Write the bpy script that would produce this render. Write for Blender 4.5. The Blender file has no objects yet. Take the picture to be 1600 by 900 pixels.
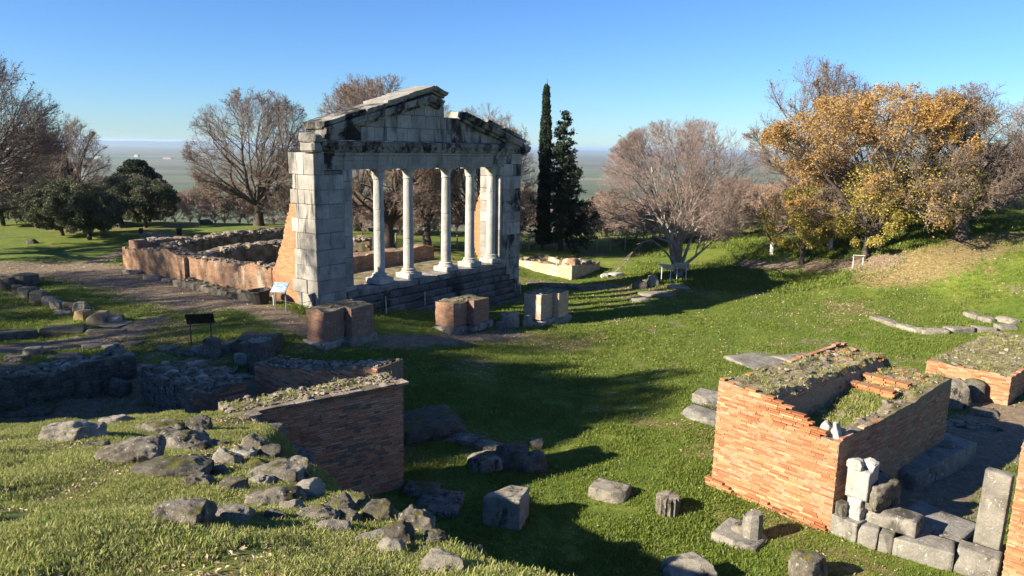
import bpy, bmesh, math, random
import numpy as np
from mathutils import Vector, Matrix, noise as mnoise

SC = bpy.context.scene
COL = SC.collection
R = math.radians
RNG = np.random.default_rng(7)
random.seed(7)

# ------------------------------------------------------------------ camera
CAM_Z = 6.4
FPX = 1160.0                       # focal length in pixels of the 1600 px wide frame
PITCH, ROLL = math.degrees(math.atan((450 - 229.5) / FPX)), 1.0
cam_data = bpy.data.cameras.new("camera")
cam_data.sensor_width = 36.0
cam_data.lens = 36.0 * FPX / 1600.0
cam_data.clip_start = 0.1
cam_data.clip_end = 120000.0
cam = bpy.data.objects.new("camera", cam_data)
COL.objects.link(cam)
CM = Matrix.Translation((0, 0, CAM_Z)) @ Matrix.Rotation(R(90 - PITCH), 4, 'X') @ Matrix.Rotation(R(ROLL), 4, 'Z')
cam.matrix_world = CM
SC.camera = cam

# ------------------------------------------------------------------ sky, sun, exposure
SUN_EL = 25.0
SUN_DIR = Vector((0.9135, 0.407, 0)).normalized()      # the way the light travels over the ground
w = bpy.data.worlds.new("World")
SC.world = w
w.use_nodes = True
wn = w.node_tree.nodes
wl = w.node_tree.links
sky = wn.new('ShaderNodeTexSky')
sky.sky_type = 'NISHITA'
sky.sun_disc = False
sky.sun_elevation = R(SUN_EL)
sky.sun_rotation = math.atan2(-SUN_DIR.x, -SUN_DIR.y)
sky.altitude = 100
sky.air_density = 1.0
sky.dust_density = 0.0
sky.ozone_density = 3.5
bg = wn['Background']
bg.inputs['Strength'].default_value = 0.05
hs = wn.new('ShaderNodeHueSaturation'); hs.inputs['Saturation'].default_value = 1.04
tn = wn.new('ShaderNodeMix'); tn.data_type = 'RGBA'; tn.blend_type = 'MULTIPLY'; tn.inputs['Factor'].default_value = 1.0
tn.inputs[7].default_value = (.60, .85, 1.22, 1)          # the camera's cool rendering of the whole sky
wl.new(sky.outputs[0], hs.inputs['Color']); wl.new(hs.outputs[0], tn.inputs[6]); wl.new(tn.outputs[2], bg.inputs['Color'])

sd = bpy.data.lights.new("sun", 'SUN')
sd.energy = 5.0
sd.angle = R(0.53)
sd.color = (1.0, 0.88, 0.70)
sun = bpy.data.objects.new("sun", sd)
COL.objects.link(sun)
ldir = Vector((SUN_DIR.x * math.cos(R(SUN_EL)), SUN_DIR.y * math.cos(R(SUN_EL)), -math.sin(R(SUN_EL))))
sun.rotation_euler = ldir.to_track_quat('-Z', 'Y').to_euler()
sun.location = (-40, -5, 30)

SC.view_settings.view_transform = 'Standard'
SC.view_settings.look = 'None'
SC.view_settings.gamma = 1.0
SC.view_settings.use_curve_mapping = False
SC.view_settings.exposure = 1.55
SC.render.engine = 'CYCLES'
SC.cycles.max_bounces = 5
SC.cycles.diffuse_bounces = 3
SC.cycles.transparent_max_bounces = 6
SC.cycles.volume_bounces = 0
SC.cycles.use_denoising = True

# ------------------------------------------------------------------ pixel rays (of the 1600 x 900 frame) to points of the place
CR = np.array(CM.to_3x3())
def ray(u, v):
    d = CR @ np.array([(u - 800) / FPX, -(v - 450) / FPX, -1.0])
    return d / d[1]                                   # so that y counts depth
def at_depth(u, v, y):
    d = ray(u, v)
    return Vector((d[0] * y, y, CAM_Z + d[2] * y))
def at_z(u, v, z):
    d = ray(u, v)
    y = (z - CAM_Z) / d[2]
    return Vector((d[0] * y, y, z))

# ------------------------------------------------------------------ the lie of the land
_cp = [  # u, v, z of points seen on the lower ground
    (1111, 758, -1.6), (1297, 832, -1.6), (1000, 890, -1.65), (800, 860, -1.65), (631, 762, -1.6), (800, 640, -1.6), (1000, 620, -1.6),
    (497, 486, 0.0), (545, 541, -0.55), (620, 480, -0.5), (730, 520, -1.05), (850, 507, -1.3), (818, 467, -1.3), (700, 476, -0.95), (940, 445, -1.2), (1150, 455, -1.1), (893, 438, -1.2),
    (1060, 430, -1.0), (1440, 520, -1.1), (1590, 512, -0.9), (1262, 438, -0.95), (1345, 396, 0.6), (1200, 385, 0.1), (1000, 395, -0.7),
    (1590, 352, 2.4), (1590, 430, 0.5), (1450, 400, 1.0), (1450, 450, -0.5), (850, 387, -0.5), (680, 388, -0.3), (400, 356, 0.2), (250, 366, 0.0), (60, 380, 0.0),
    (20, 440, 0.0), (100, 495, -0.1), (210, 470, 0.0), (300, 535, -0.1), (400, 572, -0.5), (420, 600, -0.7), (207, 421, 0.05), (330, 455, 0.02),
    (1540, 660, -1.65), (1420, 790, -1.5), (1590, 600, -1.5), (1150, 520, -1.35), (1250, 480, -1.15)]
_P = [tuple(at_z(u, v, z)) for u, v, z in _cp]
_P += [(-12.2, 18.5, -0.9), (-9.5, 17.8, -1.1), (-14, 16.5, -0.8), (-20, 18, -0.2), (0, 0, -1.6), (8, 5, -1.6), (20, 10, -1.2), (14, 14, -1.6), (-60, 30, 1.0), (-50, 60, -0.5), (-15, 65, -0.6),
       (5, 66, -1.2), (25, 60, 0.8), (45, 35, 3.2), (45, 60, 3.5), (30, 20, 0.3), (-40, 10, 1.0), (-20, 0, 0), (60, 20, 3), (-3.5, 9.5, -1.2), (-1, 6, -1.4), (-2.5, 12.5, -1.5)]
_P = np.array(_P)
def _kern(d): return np.sqrt(d * d + 1.0)
_D = np.hypot(_P[:, None, 0] - _P[None, :, 0], _P[:, None, 1] - _P[None, :, 1])
_A = np.block([[_kern(_D) - 0.12 * np.eye(len(_P)), np.ones((len(_P), 1))], [np.ones((1, len(_P))), np.zeros((1, 1))]])
_W = np.linalg.solve(_A, np.append(_P[:, 2], 0.0))
PLAIN_Z = -80.0
def sstep(a, b, x):
    t = np.clip((x - a) / (b - a), 0, 1)
    return t * t * (3 - 2 * t)
def vnoise(x, y, s, seed=0):
    """smooth value noise, vectorised"""
    x = np.asarray(x, float) / s + 17.3 * seed; y = np.asarray(y, float) / s - 9.1 * seed
    ix, iy = np.floor(x), np.floor(y)
    fx, fy = x - ix, y - iy
    fx, fy = fx * fx * (3 - 2 * fx), fy * fy * (3 - 2 * fy)
    def h(a, b):
        q = np.sin(a * 127.1 + b * 311.7 + seed * 74.7) * 43758.5453
        return q - np.floor(q)
    return (h(ix, iy) * (1 - fx) + h(ix + 1, iy) * fx) * (1 - fy) + (h(ix, iy + 1) * (1 - fx) + h(ix + 1, iy + 1) * fx) * fy
_POLY = np.array([(9, -30), (3.0, 0.5), (1.0, 3.4), (-0.2, 5.3), (-0.9, 6.5), (-1.5, 7.3), (-2.2, 8.3), (-2.8, 9.6), (-3.5, 11.2), (-4.6, 13.4), (-5.4, 15.0), (-6.4, 14.4), (-8, 13.5), (-12, 12.9), (-30, 12), (-60, 8), (-60, -30)], float)
def poly_sd(x, y):
    """signed distance to the foreground bank, negative inside"""
    x = np.asarray(x, float); y = np.asarray(y, float)
    best = np.full(x.shape, 1e9); inside = np.zeros(x.shape, bool)
    n = len(_POLY)
    for i in range(n):
        ax, ay = _POLY[i]; bx, by = _POLY[(i + 1) % n]
        ex, ey = bx - ax, by - ay
        t = np.clip(((x - ax) * ex + (y - ay) * ey) / (ex * ex + ey * ey), 0, 1)
        best = np.minimum(best, np.hypot(x - ax - t * ex, y - ay - t * ey))
        c = ((ay > y) != (by > y))
        with np.errstate(divide='ignore', invalid='ignore'):
            xi = ax + (y - ay) * ex / (ey if ey != 0 else 1e-9)
        inside ^= c & (x < xi)
    return np.where(inside, -best, best)
def base_h(x, y):
    x = np.asarray(x, float); y = np.asarray(y, float)
    xc, yc = np.clip(x, -70, 70), np.clip(y, -20, 72)
    out = np.zeros(x.shape)
    for i in range(len(_P)):
        out += _W[i] * _kern(np.hypot(xc - _P[i, 0], yc - _P[i, 1]))
    return out + _W[-1]
def land(x, y):
    x = np.atleast_1d(np.asarray(x, float)); y = np.atleast_1d(np.asarray(y, float))
    z = base_h(x, y)
    near = (np.abs(x) < 80) & (y < 90)
    z = z + np.where(near, (vnoise(x, y, 2.3, 1) - .5) * .14 + (vnoise(x, y, .8, 2) - .5) * .05, 0)
    zm = np.interp(y, [-30, 0, 5.5, 7.2, 10, 12, 14, 16], [5.5, 4.8, 3.3, 2.65, 1.95, 1.40, 0.98, 0.75]) + (vnoise(x, y, 1.7, 3) - .5) * .22 + (vnoise(x, y, .6, 4) - .5) * .10
    zm = zm + np.clip(-x - 6, 0, 30) * .01
    sdist = poly_sd(x, y) + (vnoise(x, y, .9, 5) - .5) * .5
    k = sstep(-.25, 1.5, sdist)
    z = zm * (1 - k) + z * k
    # the hill drops to the plain all round
    rr = np.maximum.reduce([(y - 62) / 300.0, (np.abs(x) - 70) / 300.0, (-30 - y) / 300.0])
    f = sstep(0, 1, rr)
    z = z * (1 - f) + (PLAIN_Z + (vnoise(x, y, 900, 6) - .5) * 4) * f
    z = z - np.where(y > 62, np.clip((y - 62) * .06, 0, 6), 0) * (1 - f)
    return z
def land1(x, y): return float(land(x, y)[0])
def hit(u, v, ymax=140.0):
    """where the ray through a pixel meets the ground"""
    d = ray(u, v)
    ys = np.concatenate([np.linspace(3, 30, 900), np.linspace(30, ymax, 1200)])
    gap = CAM_Z + d[2] * ys - land(d[0] * ys, ys)
    i = np.argmax(gap < 0)
    if gap[i] >= 0: i = len(ys) - 1
    y = ys[max(i - 1, 0)]
    return Vector((d[0] * y, y, land1(d[0] * y, y)))
def size_at(px, p):                # metres that px pixels span at point p
    return px * p.y / FPX

# ------------------------------------------------------------------ objects
def tag(o, label=None, cat=None, group=None, kind=None):
    if label: o["label"] = label
    if cat: o["category"] = cat
    if group: o["group"] = group
    if kind or cat: o["kind"] = kind or "thing"
    return o
def obj(name, me, mat=None, parent=None, loc=None, rz=None, rot=None, scale=None):
    o = bpy.data.objects.new(name, me)
    COL.objects.link(o)
    if mat is not None and me is not None and not me.materials: me.materials.append(mat)
    if parent is not None: o.parent = parent
    if loc is not None: o.location = loc
    if rz is not None: o.rotation_euler = (0, 0, rz)
    if rot is not None: o.rotation_euler = rot
    if scale is not None: o.scale = scale
    return o
def empty(name, loc=(0, 0, 0), rz=0.0, parent=None):
    o = bpy.data.objects.new(name, None)
    COL.objects.link(o)
    o.location = loc
    o.rotation_euler = (0, 0, rz)
    o.empty_display_size = .2
    if parent is not None: o.parent = parent
    return o
def mesh_np(name, V, quads=None, tris=None, smooth=False):
    me = bpy.data.meshes.new(name)
    V = np.asarray(V, np.float32).reshape(-1, 3)
    me.vertices.add(len(V))
    me.vertices.foreach_set("co", V.ravel())
    parts, starts, tot, off = [], [], [], 0
    for F, k in ((quads, 4), (tris, 3)):
        if F is None or len(F) == 0: continue
        F = np.asarray(F, np.int32).reshape(-1, k)
        parts.append(F.ravel()); starts.append(off + np.arange(len(F)) * k); tot.append(np.full(len(F), k)); off += F.size
    if parts:
        li = np.concatenate(parts); ls = np.concatenate(starts).astype(np.int32); lt = np.concatenate(tot).astype(np.int32)
        me.loops.add(len(li)); me.loops.foreach_set("vertex_index", li.astype(np.int32))
        me.polygons.add(len(ls)); me.polygons.foreach_set("loop_start", ls); me.polygons.foreach_set("loop_total", lt)
        me.polygons.foreach_set("use_smooth", np.full(len(ls), smooth))
    me.update(calc_edges=True)
    me.validate()
    return me
class MB:
    """collects pieces into one mesh"""
    def __init__(s): s.v, s.q, s.t, s.n = [], [], [], 0
    def add(s, V, Q=None, T=None):
        V = np.asarray(V, float).reshape(-1, 3)
        if Q is not None and len(Q): s.q.append(np.asarray(Q, int).reshape(-1, 4) + s.n)
        if T is not None and len(T): s.t.append(np.asarray(T, int).reshape(-1, 3) + s.n)
        s.v.append(V); s.n += len(V)
    def box(s, c, h, rz=0.0, jit=0.0):
        V = np.array([(x, y, z) for x in (-1, 1) for y in (-1, 1) for z in (-1, 1)], float) * np.asarray(h)
        if jit: V += RNG.uniform(-jit, jit, V.shape)
        cs, sn = math.cos(rz), math.sin(rz)
        V = np.c_[V[:, 0] * cs - V[:, 1] * sn, V[:, 0] * sn + V[:, 1] * cs, V[:, 2]] + np.asarray(c)
        s.add(V, [(0, 1, 3, 2), (4, 6, 7, 5), (0, 4, 5, 1), (2, 3, 7, 6), (0, 2, 6, 4), (1, 5, 7, 3)])
    def mesh(s, name, smooth=False):
        return mesh_np(name, np.concatenate(s.v), np.concatenate(s.q) if s.q else None, np.concatenate(s.t) if s.t else None, smooth)
def tubes(P, rad, sides):
    """P [N,K,3] polylines, rad [N,K] -> verts, quads"""
    N, K, _ = P.shape
    T = np.empty_like(P)
    T[:, 1:-1] = P[:, 2:] - P[:, :-2]; T[:, 0] = P[:, 1] - P[:, 0]; T[:, -1] = P[:, -1] - P[:, -2]
    T /= np.linalg.norm(T, axis=2, keepdims=True) + 1e-9
    up = np.where(np.abs(T[:, :1, 2:3]) > .9, np.array([1., 0, 0]), np.array([0, 0, 1.]))
    up = np.broadcast_to(up, T.shape)
    U = np.cross(T, up); U /= np.linalg.norm(U, axis=2, keepdims=True) + 1e-9
    Wv = np.cross(T, U)
    a = np.arange(sides) * 2 * np.pi / sides
    V = P[:, :, None, :] + rad[:, :, None, None] * (U[:, :, None, :] * np.cos(a)[None, None, :, None] + Wv[:, :, None, :] * np.sin(a)[None, None, :, None])
    idx = np.arange(N * K * sides).reshape(N, K, sides)
    A = idx[:, :-1]; B = idx[:, 1:]
    Q = np.stack([A, np.roll(A, -1, 2), np.roll(B, -1, 2), B], -1).reshape(-1, 4)
    return V.reshape(-1, 3), Q
def tube1(pts, r, sides=6):
    pts = np.asarray(pts, float)[None]
    rr = np.full((1, pts.shape[1]), r) if np.isscalar(r) else np.asarray(r, float)[None]
    return tubes(pts, rr, sides)
def lathe(prof, n=24):
    """prof [(r, z)...] -> verts, quads, closed with end fans as tris"""
    V = []
    for r, z in prof:
        for k in range(n):
            a = 2 * math.pi * k / n
            V.append((r * math.cos(a), r * math.sin(a), z))
    Q = []
    for i in range(len(prof) - 1):
        for k in range(n):
            Q.append((i * n + k, i * n + (k + 1) % n, (i + 1) * n + (k + 1) % n, (i + 1) * n + k))
    T = []
    V.append((0, 0, prof[0][1])); V.append((0, 0, prof[-1][1]))
    a, b = len(V) - 2, len(V) - 1
    m = (len(prof) - 1) * n
    for k in range(n):
        T.append((a, (k + 1) % n, k)); T.append((b, m + k, m + (k + 1) % n))
    return V, Q, T
# ------------------------------------------------------------------ materials
class NT:
    def __init__(s, name):
        s.m = bpy.data.materials.new(name); s.m.use_nodes = True
        s.nt = s.m.node_tree; s.n = s.nt.nodes; s.l = s.nt.links
        s.b = s.n['Principled BSDF']
        s.b.inputs['Specular IOR Level'].default_value = .25
    def new(s, t, **k):
        n = s.n.new(t)
        for a, v in k.items(): setattr(n, a, v)
        return n
    def link(s, a, b): s.l.new(a, b)
    def pos(s):
        return s.new('ShaderNodeNewGeometry').outputs['Position']
    def objc(s):
        return s.new('ShaderNodeTexCoord').outputs['Object']
    def scale(s, vec, sc):
        n = s.new('ShaderNodeMapping'); n.inputs['Scale'].default_value = sc
        s.link(vec, n.inputs['Vector']); return n.outputs[0]
    def noise(s, vec, scale, detail=5, rough=.6, dist=0.0):
        n = s.new('ShaderNodeTexNoise'); n.inputs['Scale'].default_value = scale; n.inputs['Detail'].default_value = detail
        n.inputs['Roughness'].default_value = rough; n.inputs['Distortion'].default_value = dist
        s.link(vec, n.inputs['Vector']); return n.outputs['Fac']
    def ramp(s, fac, stops, interp='LINEAR'):
        n = s.new('ShaderNodeValToRGB'); cr = n.color_ramp; cr.interpolation = interp
        while len(cr.elements) < len(stops): cr.elements.new(.5)
        for e, (p, c) in zip(cr.elements, stops):
            e.position = p; e.color = (*c, 1) if len(c) == 3 else c
        s.link(fac, n.inputs['Fac']); return n.outputs['Color']
    def step(s, fac, a, b):
        n = s.new('ShaderNodeMapRange'); n.interpolation_type = 'SMOOTHSTEP'
        n.inputs['From Min'].default_value = a; n.inputs['From Max'].default_value = b
        s.link(fac, n.inputs['Value']); return n.outputs['Result']
    def mix(s, fac, a, b, mode='MIX'):
        n = s.new('ShaderNodeMix', data_type='RGBA', blend_type=mode)
        if isinstance(fac, (int, float)): n.inputs['Factor'].default_value = fac
        else: s.link(fac, n.inputs['Factor'])
        for v, i in ((a, 6), (b, 7)):
            if isinstance(v, tuple): n.inputs[i].default_value = (*v, 1)
            else: s.link(v, n.inputs[i])
        return n.outputs[2]
    def math(s, op, a, b=0.0, c=None):
        n = s.new('ShaderNodeMath', operation=op)
        for v, i in ((a, 0), (b, 1), (c, 2)):
            if v is None: continue
            if isinstance(v, (int, float)): n.inputs[i].default_value = v
            else: s.link(v, n.inputs[i])
        return n.outputs[0]
    def rand(s):
        """one number for each object and each loose piece"""
        a = s.new('ShaderNodeObjectInfo').outputs['Random']; b = s.new('ShaderNodeNewGeometry').outputs['Random Per Island']
        return s.math('FRACT', s.math('ADD', a, b))
    def bump(s, h, strength, dist=.02):
        n = s.new('ShaderNodeBump'); n.inputs['Strength'].default_value = strength; n.inputs['Distance'].default_value = dist
        s.link(h, n.inputs['Height']); s.link(n.outputs[0], s.b.inputs['Normal'])
    def out(s, col, rough=.9):
        s.link(col, s.b.inputs['Base Color']) if not isinstance(col, tuple) else setattr(s.b.inputs['Base Color'], 'default_value', (*col, 1))
        s.b.inputs['Roughness'].default_value = rough
        return s.m

def stone_mat(name, c0, c1, c2, stain=(.03, .03, .028), stain_lo=.62, stain_hi=.75, lichen=None, moss=0.0, scale=1.0, bump=.6, var=.25, streak=1.0):
    t = NT(name); p = t.pos()
    n1 = t.noise(p, 1.3 * scale, 6, .65)
    col = t.ramp(n1, [(.3, c0), (.5, c1), (.72, c2)])
    fine = t.noise(p, 22 * scale, 4, .7)
    col = t.mix(.55, col, t.ramp(fine, [(.3, (.55, .55, .55)), (.6, (1.05, 1.05, 1.05))]), 'MULTIPLY')
    r = t.rand()
    col = t.mix(1.0, col, t.ramp(r, [(0, (1 - var,) * 3), (1, (1 + var * .5,) * 3)]), 'MULTIPLY')
    sp = t.scale(p, (1, 1, .45 * streak))
    st = t.math('ADD', t.noise(sp, 1.1 * scale, 5, .7, .4), t.math('MULTIPLY', t.math('SUBTRACT', r, .5), .10))
    col = t.mix(t.step(st, stain_lo, stain_hi), col, stain)
    if lichen:
        li = t.noise(p, 6 * scale, 4, .65, .6)
        col = t.mix(t.step(li, .60, .68), col, lichen)
    if moss > 0:
        g = t.new('ShaderNodeNewGeometry').outputs['Normal']
        sx = t.new('ShaderNodeSeparateXYZ'); t.link(g, sx.inputs[0])
        mm = t.math('MULTIPLY', t.step(sx.outputs['Z'], .35, .9), t.step(t.noise(p, 3.1, 5, .7), .62 - moss * .3, .75 - moss * .3))
        col = t.mix(mm, col, t.ramp(t.noise(p, 15, 3), [(.3, (.055, .06, .012)), (.7, (.16, .15, .03))]))
    h = t.math('ADD', t.noise(p, 9 * scale, 8, .72), t.math('MULTIPLY', t.noise(p, 45 * scale, 3, .7), .35))
    t.bump(h, bump, .05)
    return t.out(col, .92)

M = {}
M['temple'] = stone_mat('temple_limestone', (.21, .20, .175), (.325, .31, .275), (.40, .385, .345), stain=(.055, .052, .047), stain_lo=.52, stain_hi=.74, var=.28, streak=.45, scale=1.25)
M['temple_dark'] = stone_mat('temple_lichened_limestone', (.17, .165, .15), (.29, .28, .25), (.38, .37, .33), stain=(.022, .021, .02), stain_lo=.42, stain_hi=.60, var=.3, scale=1.2, bump=.9)
M['column'] = stone_mat('column_stone', (.32, .31, .275), (.42, .41, .37), (.50, .49, .44), stain=(.13, .12, .105), stain_lo=.52, stain_hi=.80, var=.18, bump=.5, streak=.4, scale=1.6)
M['step'] = stone_mat('step_stone', (.07, .068, .06), (.13, .125, .11), (.22, .21, .19), stain=(.025, .026, .02), stain_lo=.50, stain_hi=.68, var=.35)
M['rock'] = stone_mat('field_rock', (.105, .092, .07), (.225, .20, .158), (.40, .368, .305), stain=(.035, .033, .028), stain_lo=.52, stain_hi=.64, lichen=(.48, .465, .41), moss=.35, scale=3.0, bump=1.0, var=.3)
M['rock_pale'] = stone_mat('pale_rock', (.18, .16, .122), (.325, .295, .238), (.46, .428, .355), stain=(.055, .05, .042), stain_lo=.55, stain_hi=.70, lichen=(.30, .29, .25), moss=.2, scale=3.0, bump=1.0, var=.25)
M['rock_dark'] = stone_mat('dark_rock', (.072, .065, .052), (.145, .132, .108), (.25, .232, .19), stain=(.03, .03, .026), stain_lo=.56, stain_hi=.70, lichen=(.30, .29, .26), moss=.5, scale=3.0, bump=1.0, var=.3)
M['marble'] = stone_mat('grey_marble', (.15, .14, .118), (.245, .232, .20), (.34, .322, .282), stain=(.06, .055, .044), stain_lo=.50, stain_hi=.70, lichen=(.40, .39, .36), scale=1.5, bump=.7, var=.15)
M['white_stone'] = stone_mat('white_stone', (.36, .345, .31), (.47, .455, .415), (.56, .545, .50), stain=(.16, .15, .125), stain_lo=.56, stain_hi=.78, scale=1.8, bump=.9, var=.15)
M['amber_stone'] = stone_mat('orange_lichen_stone', (.20, .16, .09), (.33, .27, .17), (.42, .37, .27), stain=(.40, .25, .05), stain_lo=.52, stain_hi=.62, scale=2.2, bump=.9, var=.2)

def brick_piece_mat(name, cols, pale, dirt, pale_lo=.60, dirt_lo=.62):
    """for bricks that are geometry: a colour for each brick, lime bloom and soot that run across them"""
    t = NT(name); p = t.pos(); r = t.rand()
    n = len(cols)
    col = t.ramp(r, [((i + .5) / n, c) for i, c in enumerate(cols)])
    col = t.mix(.5, col, t.ramp(t.noise(p, 30, 4, .7), [(.3, (.6, .58, .55)), (.65, (1.1, 1.08, 1.05))]), 'MULTIPLY')
    col = t.mix(t.math('MULTIPLY', t.step(t.noise(p, 1.9, 5, .7), pale_lo, pale_lo + .14), .6), col, pale)
    col = t.mix(t.math('MULTIPLY', t.step(t.noise(t.scale(p, (1, 1, .6)), 1.3, 6, .72, .5), dirt_lo, dirt_lo + .12), .8), col, dirt)
    t.bump(t.noise(p, 60, 5, .7), .5, .01)
    return t.out(col, .93)
M['brick'] = brick_piece_mat('orange_brick', [(.26, .098, .042), (.345, .16, .070), (.37, .19, .088), (.295, .125, .055), (.40, .23, .12), (.23, .08, .036), (.355, .165, .075), (.43, .28, .16)], (.46, .36, .25), (.10, .052, .034), .58, .60)
M['brick_dark'] = brick_piece_mat('weathered_brick', [(.36, .165, .09), (.44, .23, .135), (.49, .29, .18), (.31, .13, .07), (.52, .33, .215), (.39, .19, .11)], (.46, .38, .30), (.05, .042, .036), .62, .58)  # mostly for faces turned from the sun, colour lifted to lighten their shade
t = NT('mortar'); p = t.pos()
t.bump(t.noise(p, 40, 5, .7), .7, .01)
M['mortar'] = t.out(t.ramp(t.noise(p, 8, 5, .7), [(.3, (.20, .13, .08)), (.7, (.34, .25, .165))]), .95)
t = NT('mortar_dark'); p = t.pos()
t.bump(t.noise(p, 40, 5, .7), .7, .01)
M['mortar_dark'] = t.out(t.ramp(t.noise(p, 8, 5, .7), [(.3, (.10, .08, .06)), (.7, (.20, .165, .125))]), .95)

def brick_wall_mat(name, c1, c2, mortar, pale, stain, pale_lo=.58, stain_lo=.60, ch=.062, bw=.34):
    """for walls too far off to tell their bricks apart"""
    t = NT(name); o = t.objc(); p = t.pos()
    s = t.new('ShaderNodeSeparateXYZ'); t.link(o, s.inputs[0])
    c = t.new('ShaderNodeCombineXYZ')
    t.link(t.math('ADD', s.outputs['X'], s.outputs['Y']), c.inputs['X']); t.link(s.outputs['Z'], c.inputs['Y'])
    b = t.new('ShaderNodeTexBrick')
    b.inputs['Scale'].default_value = 1.0; b.inputs['Brick Width'].default_value = bw; b.inputs['Row Height'].default_value = ch
    b.inputs['Mortar Size'].default_value = .010; b.inputs['Color1'].default_value = (*c1, 1); b.inputs['Color2'].default_value = (*c2, 1); b.inputs['Mortar'].default_value = (*mortar, 1)
    t.link(c.outputs[0], b.inputs['Vector'])
    col = t.mix(.6, b.outputs['Color'], t.ramp(t.noise(p, 7, 5, .75), [(.3, (.55, .52, .5)), (.7, (1.15, 1.1, 1.05))]), 'MULTIPLY')
    col = t.mix(t.step(t.noise(p, 1.4, 5, .7), pale_lo, pale_lo + .15), col, pale)
    col = t.mix(t.step(t.noise(t.scale(p, (1, 1, .6)), 1.0, 6, .72, .4), stain_lo, stain_lo + .14), col, stain)
    h = t.math('SUBTRACT', t.noise(p, 12, 6, .75), b.outputs['Fac'])
    t.bump(h, .7, .02)
    return t.out(col, .94)
M['wall_brick'] = brick_wall_mat('ruin_brickwork', (.26, .135, .075), (.35, .205, .12), (.30, .24, .175), (.42, .345, .26), (.09, .065, .047), .53, .55)  # patches are wear, strengthened to paint dappled shade on the side wall
M['pedestal_brick'] = brick_wall_mat('pedestal_brickwork', (.25, .115, .07), (.33, .18, .115), (.30, .24, .18), (.38, .32, .25), (.11, .08, .065), .54, .58)
M['pale_brick'] = brick_wall_mat('bleached_brickwork', (.48, .30, .18), (.56, .40, .27), (.50, .42, .32), (.56, .48, .38), (.26, .19, .13), .50, .66)
M['orange_wall'] = brick_wall_mat('orange_brickwork', (.36, .15, .065), (.46, .24, .115), (.34, .25, .165), (.48, .39, .29), (.16, .085, .05), .60, .62, .075, .30)  # dark patches are stain plus branch-shadow dapple painted into the colour

M['rubble'] = stone_mat('mixed_rubble', (.16, .12, .09), (.30, .25, .19), (.46, .41, .33), stain=(.10, .075, .055), stain_lo=.56, stain_hi=.7, scale=2.2, bump=.8, var=.55)
# rubble and dry turf on wall tops
t = NT('rubble_turf'); p = t.pos()
n1 = t.noise(p, 2.2, 6, .7)
col = t.ramp(n1, [(.34, (.085, .085, .03)), (.46, (.17, .145, .07)), (.56, (.26, .22, .15)), (.68, (.34, .30, .23))])
col = t.mix(.6, col, t.ramp(t.noise(p, 28, 4, .75), [(.3, (.45, .43, .4)), (.65, (1.15, 1.12, 1.08))]), 'MULTIPLY')
t.bump(t.noise(p, 14, 7, .75), 1.0, .05)
M['turf'] = t.out(col, .95)

# ground: grass, bare earth, dry leaves, far fields
t = NT('ground_cover'); p = t.pos()
at = t.new('ShaderNodeAttribute', attribute_name='cover')
sp = t.new('ShaderNodeSeparateColor'); t.link(at.outputs['Color'], sp.inputs[0])
n1 = t.noise(p, .55, 6, .65); n2 = t.noise(p, 5.0, 6, .7); n3 = t.noise(p, 24, 5, .8)
g = t.ramp(n1, [(.28, (.075, .118, .017)), (.45, (.112, .165, .022)), (.58, (.155, .19, .031)), (.74, (.23, .215, .058))])
g = t.mix(.75, g, t.ramp(n2, [(.28, (.55, .62, .5)), (.5, (.95, .97, .9)), (.7, (1.35, 1.22, 1.1))]), 'MULTIPLY')
g = t.mix(.85, g, t.ramp(n3, [(.34, (.30, .36, .28)), (.5, (.9, .92, .85)), (.66, (1.55, 1.45, 1.3))]), 'MULTIPLY')
e = t.ramp(n2, [(.3, (.13, .10, .065)), (.55, (.22, .175, .12)), (.75, (.32, .265, .195))])
e = t.mix(.5, e, t.ramp(n3, [(.3, (.55, .5, .48)), (.65, (1.2, 1.15, 1.1))]), 'MULTIPLY')
d = t.ramp(t.noise(p, 9, 6, .75), [(.3, (.07, .06, .02)), (.5, (.19, .145, .06)), (.7, (.34, .27, .145))])
em = t.step(t.math('ADD', sp.outputs[0], t.math('MULTIPLY', t.math('SUBTRACT', n2, .5), .9)), .38, .62)
dm = t.step(t.math('ADD', sp.outputs[1], t.math('MULTIPLY', t.math('SUBTRACT', t.noise(p, 3.2, 6, .75), .5), 1.2)), .40, .68)
col = t.mix(dm, g, d)
col = t.mix(em, col, e)
v = t.new('ShaderNodeTexVoronoi'); v.inputs['Scale'].default_value = 1.0
t.link(t.scale(p, (.0016, .0052, 0)), v.inputs['Vector'])
vs = t.new('ShaderNodeSeparateColor'); t.link(v.outputs['Color'], vs.inputs[0])
f = t.ramp(vs.outputs[0], [(.10, (.085, .105, .040)), (.3, (.13, .125, .062)), (.5, (.10, .14, .05)), (.7, (.16, .125, .085)), (.9, (.19, .165, .11))], 'CONSTANT')
f = t.mix(.6, f, t.ramp(t.noise(t.scale(p, (.004, .012, 0)), 1.0, 6, .7), [(.35, (.45, .5, .5)), (.65, (1.2, 1.2, 1.15))]), 'MULTIPLY')
f = t.mix(t.step(t.noise(t.scale(p, (.0045, .030, 0)), 1.0, 5, .65), .60, .66), f, (.032, .038, .020))
col = t.mix(sp.outputs[2], col, f)
t.bump(t.math('ADD', t.noise(p, 11, 6, .75), t.math('MULTIPLY', n3, .6)), .8, .05)
M['ground'] = t.out(col, .95)

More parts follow.
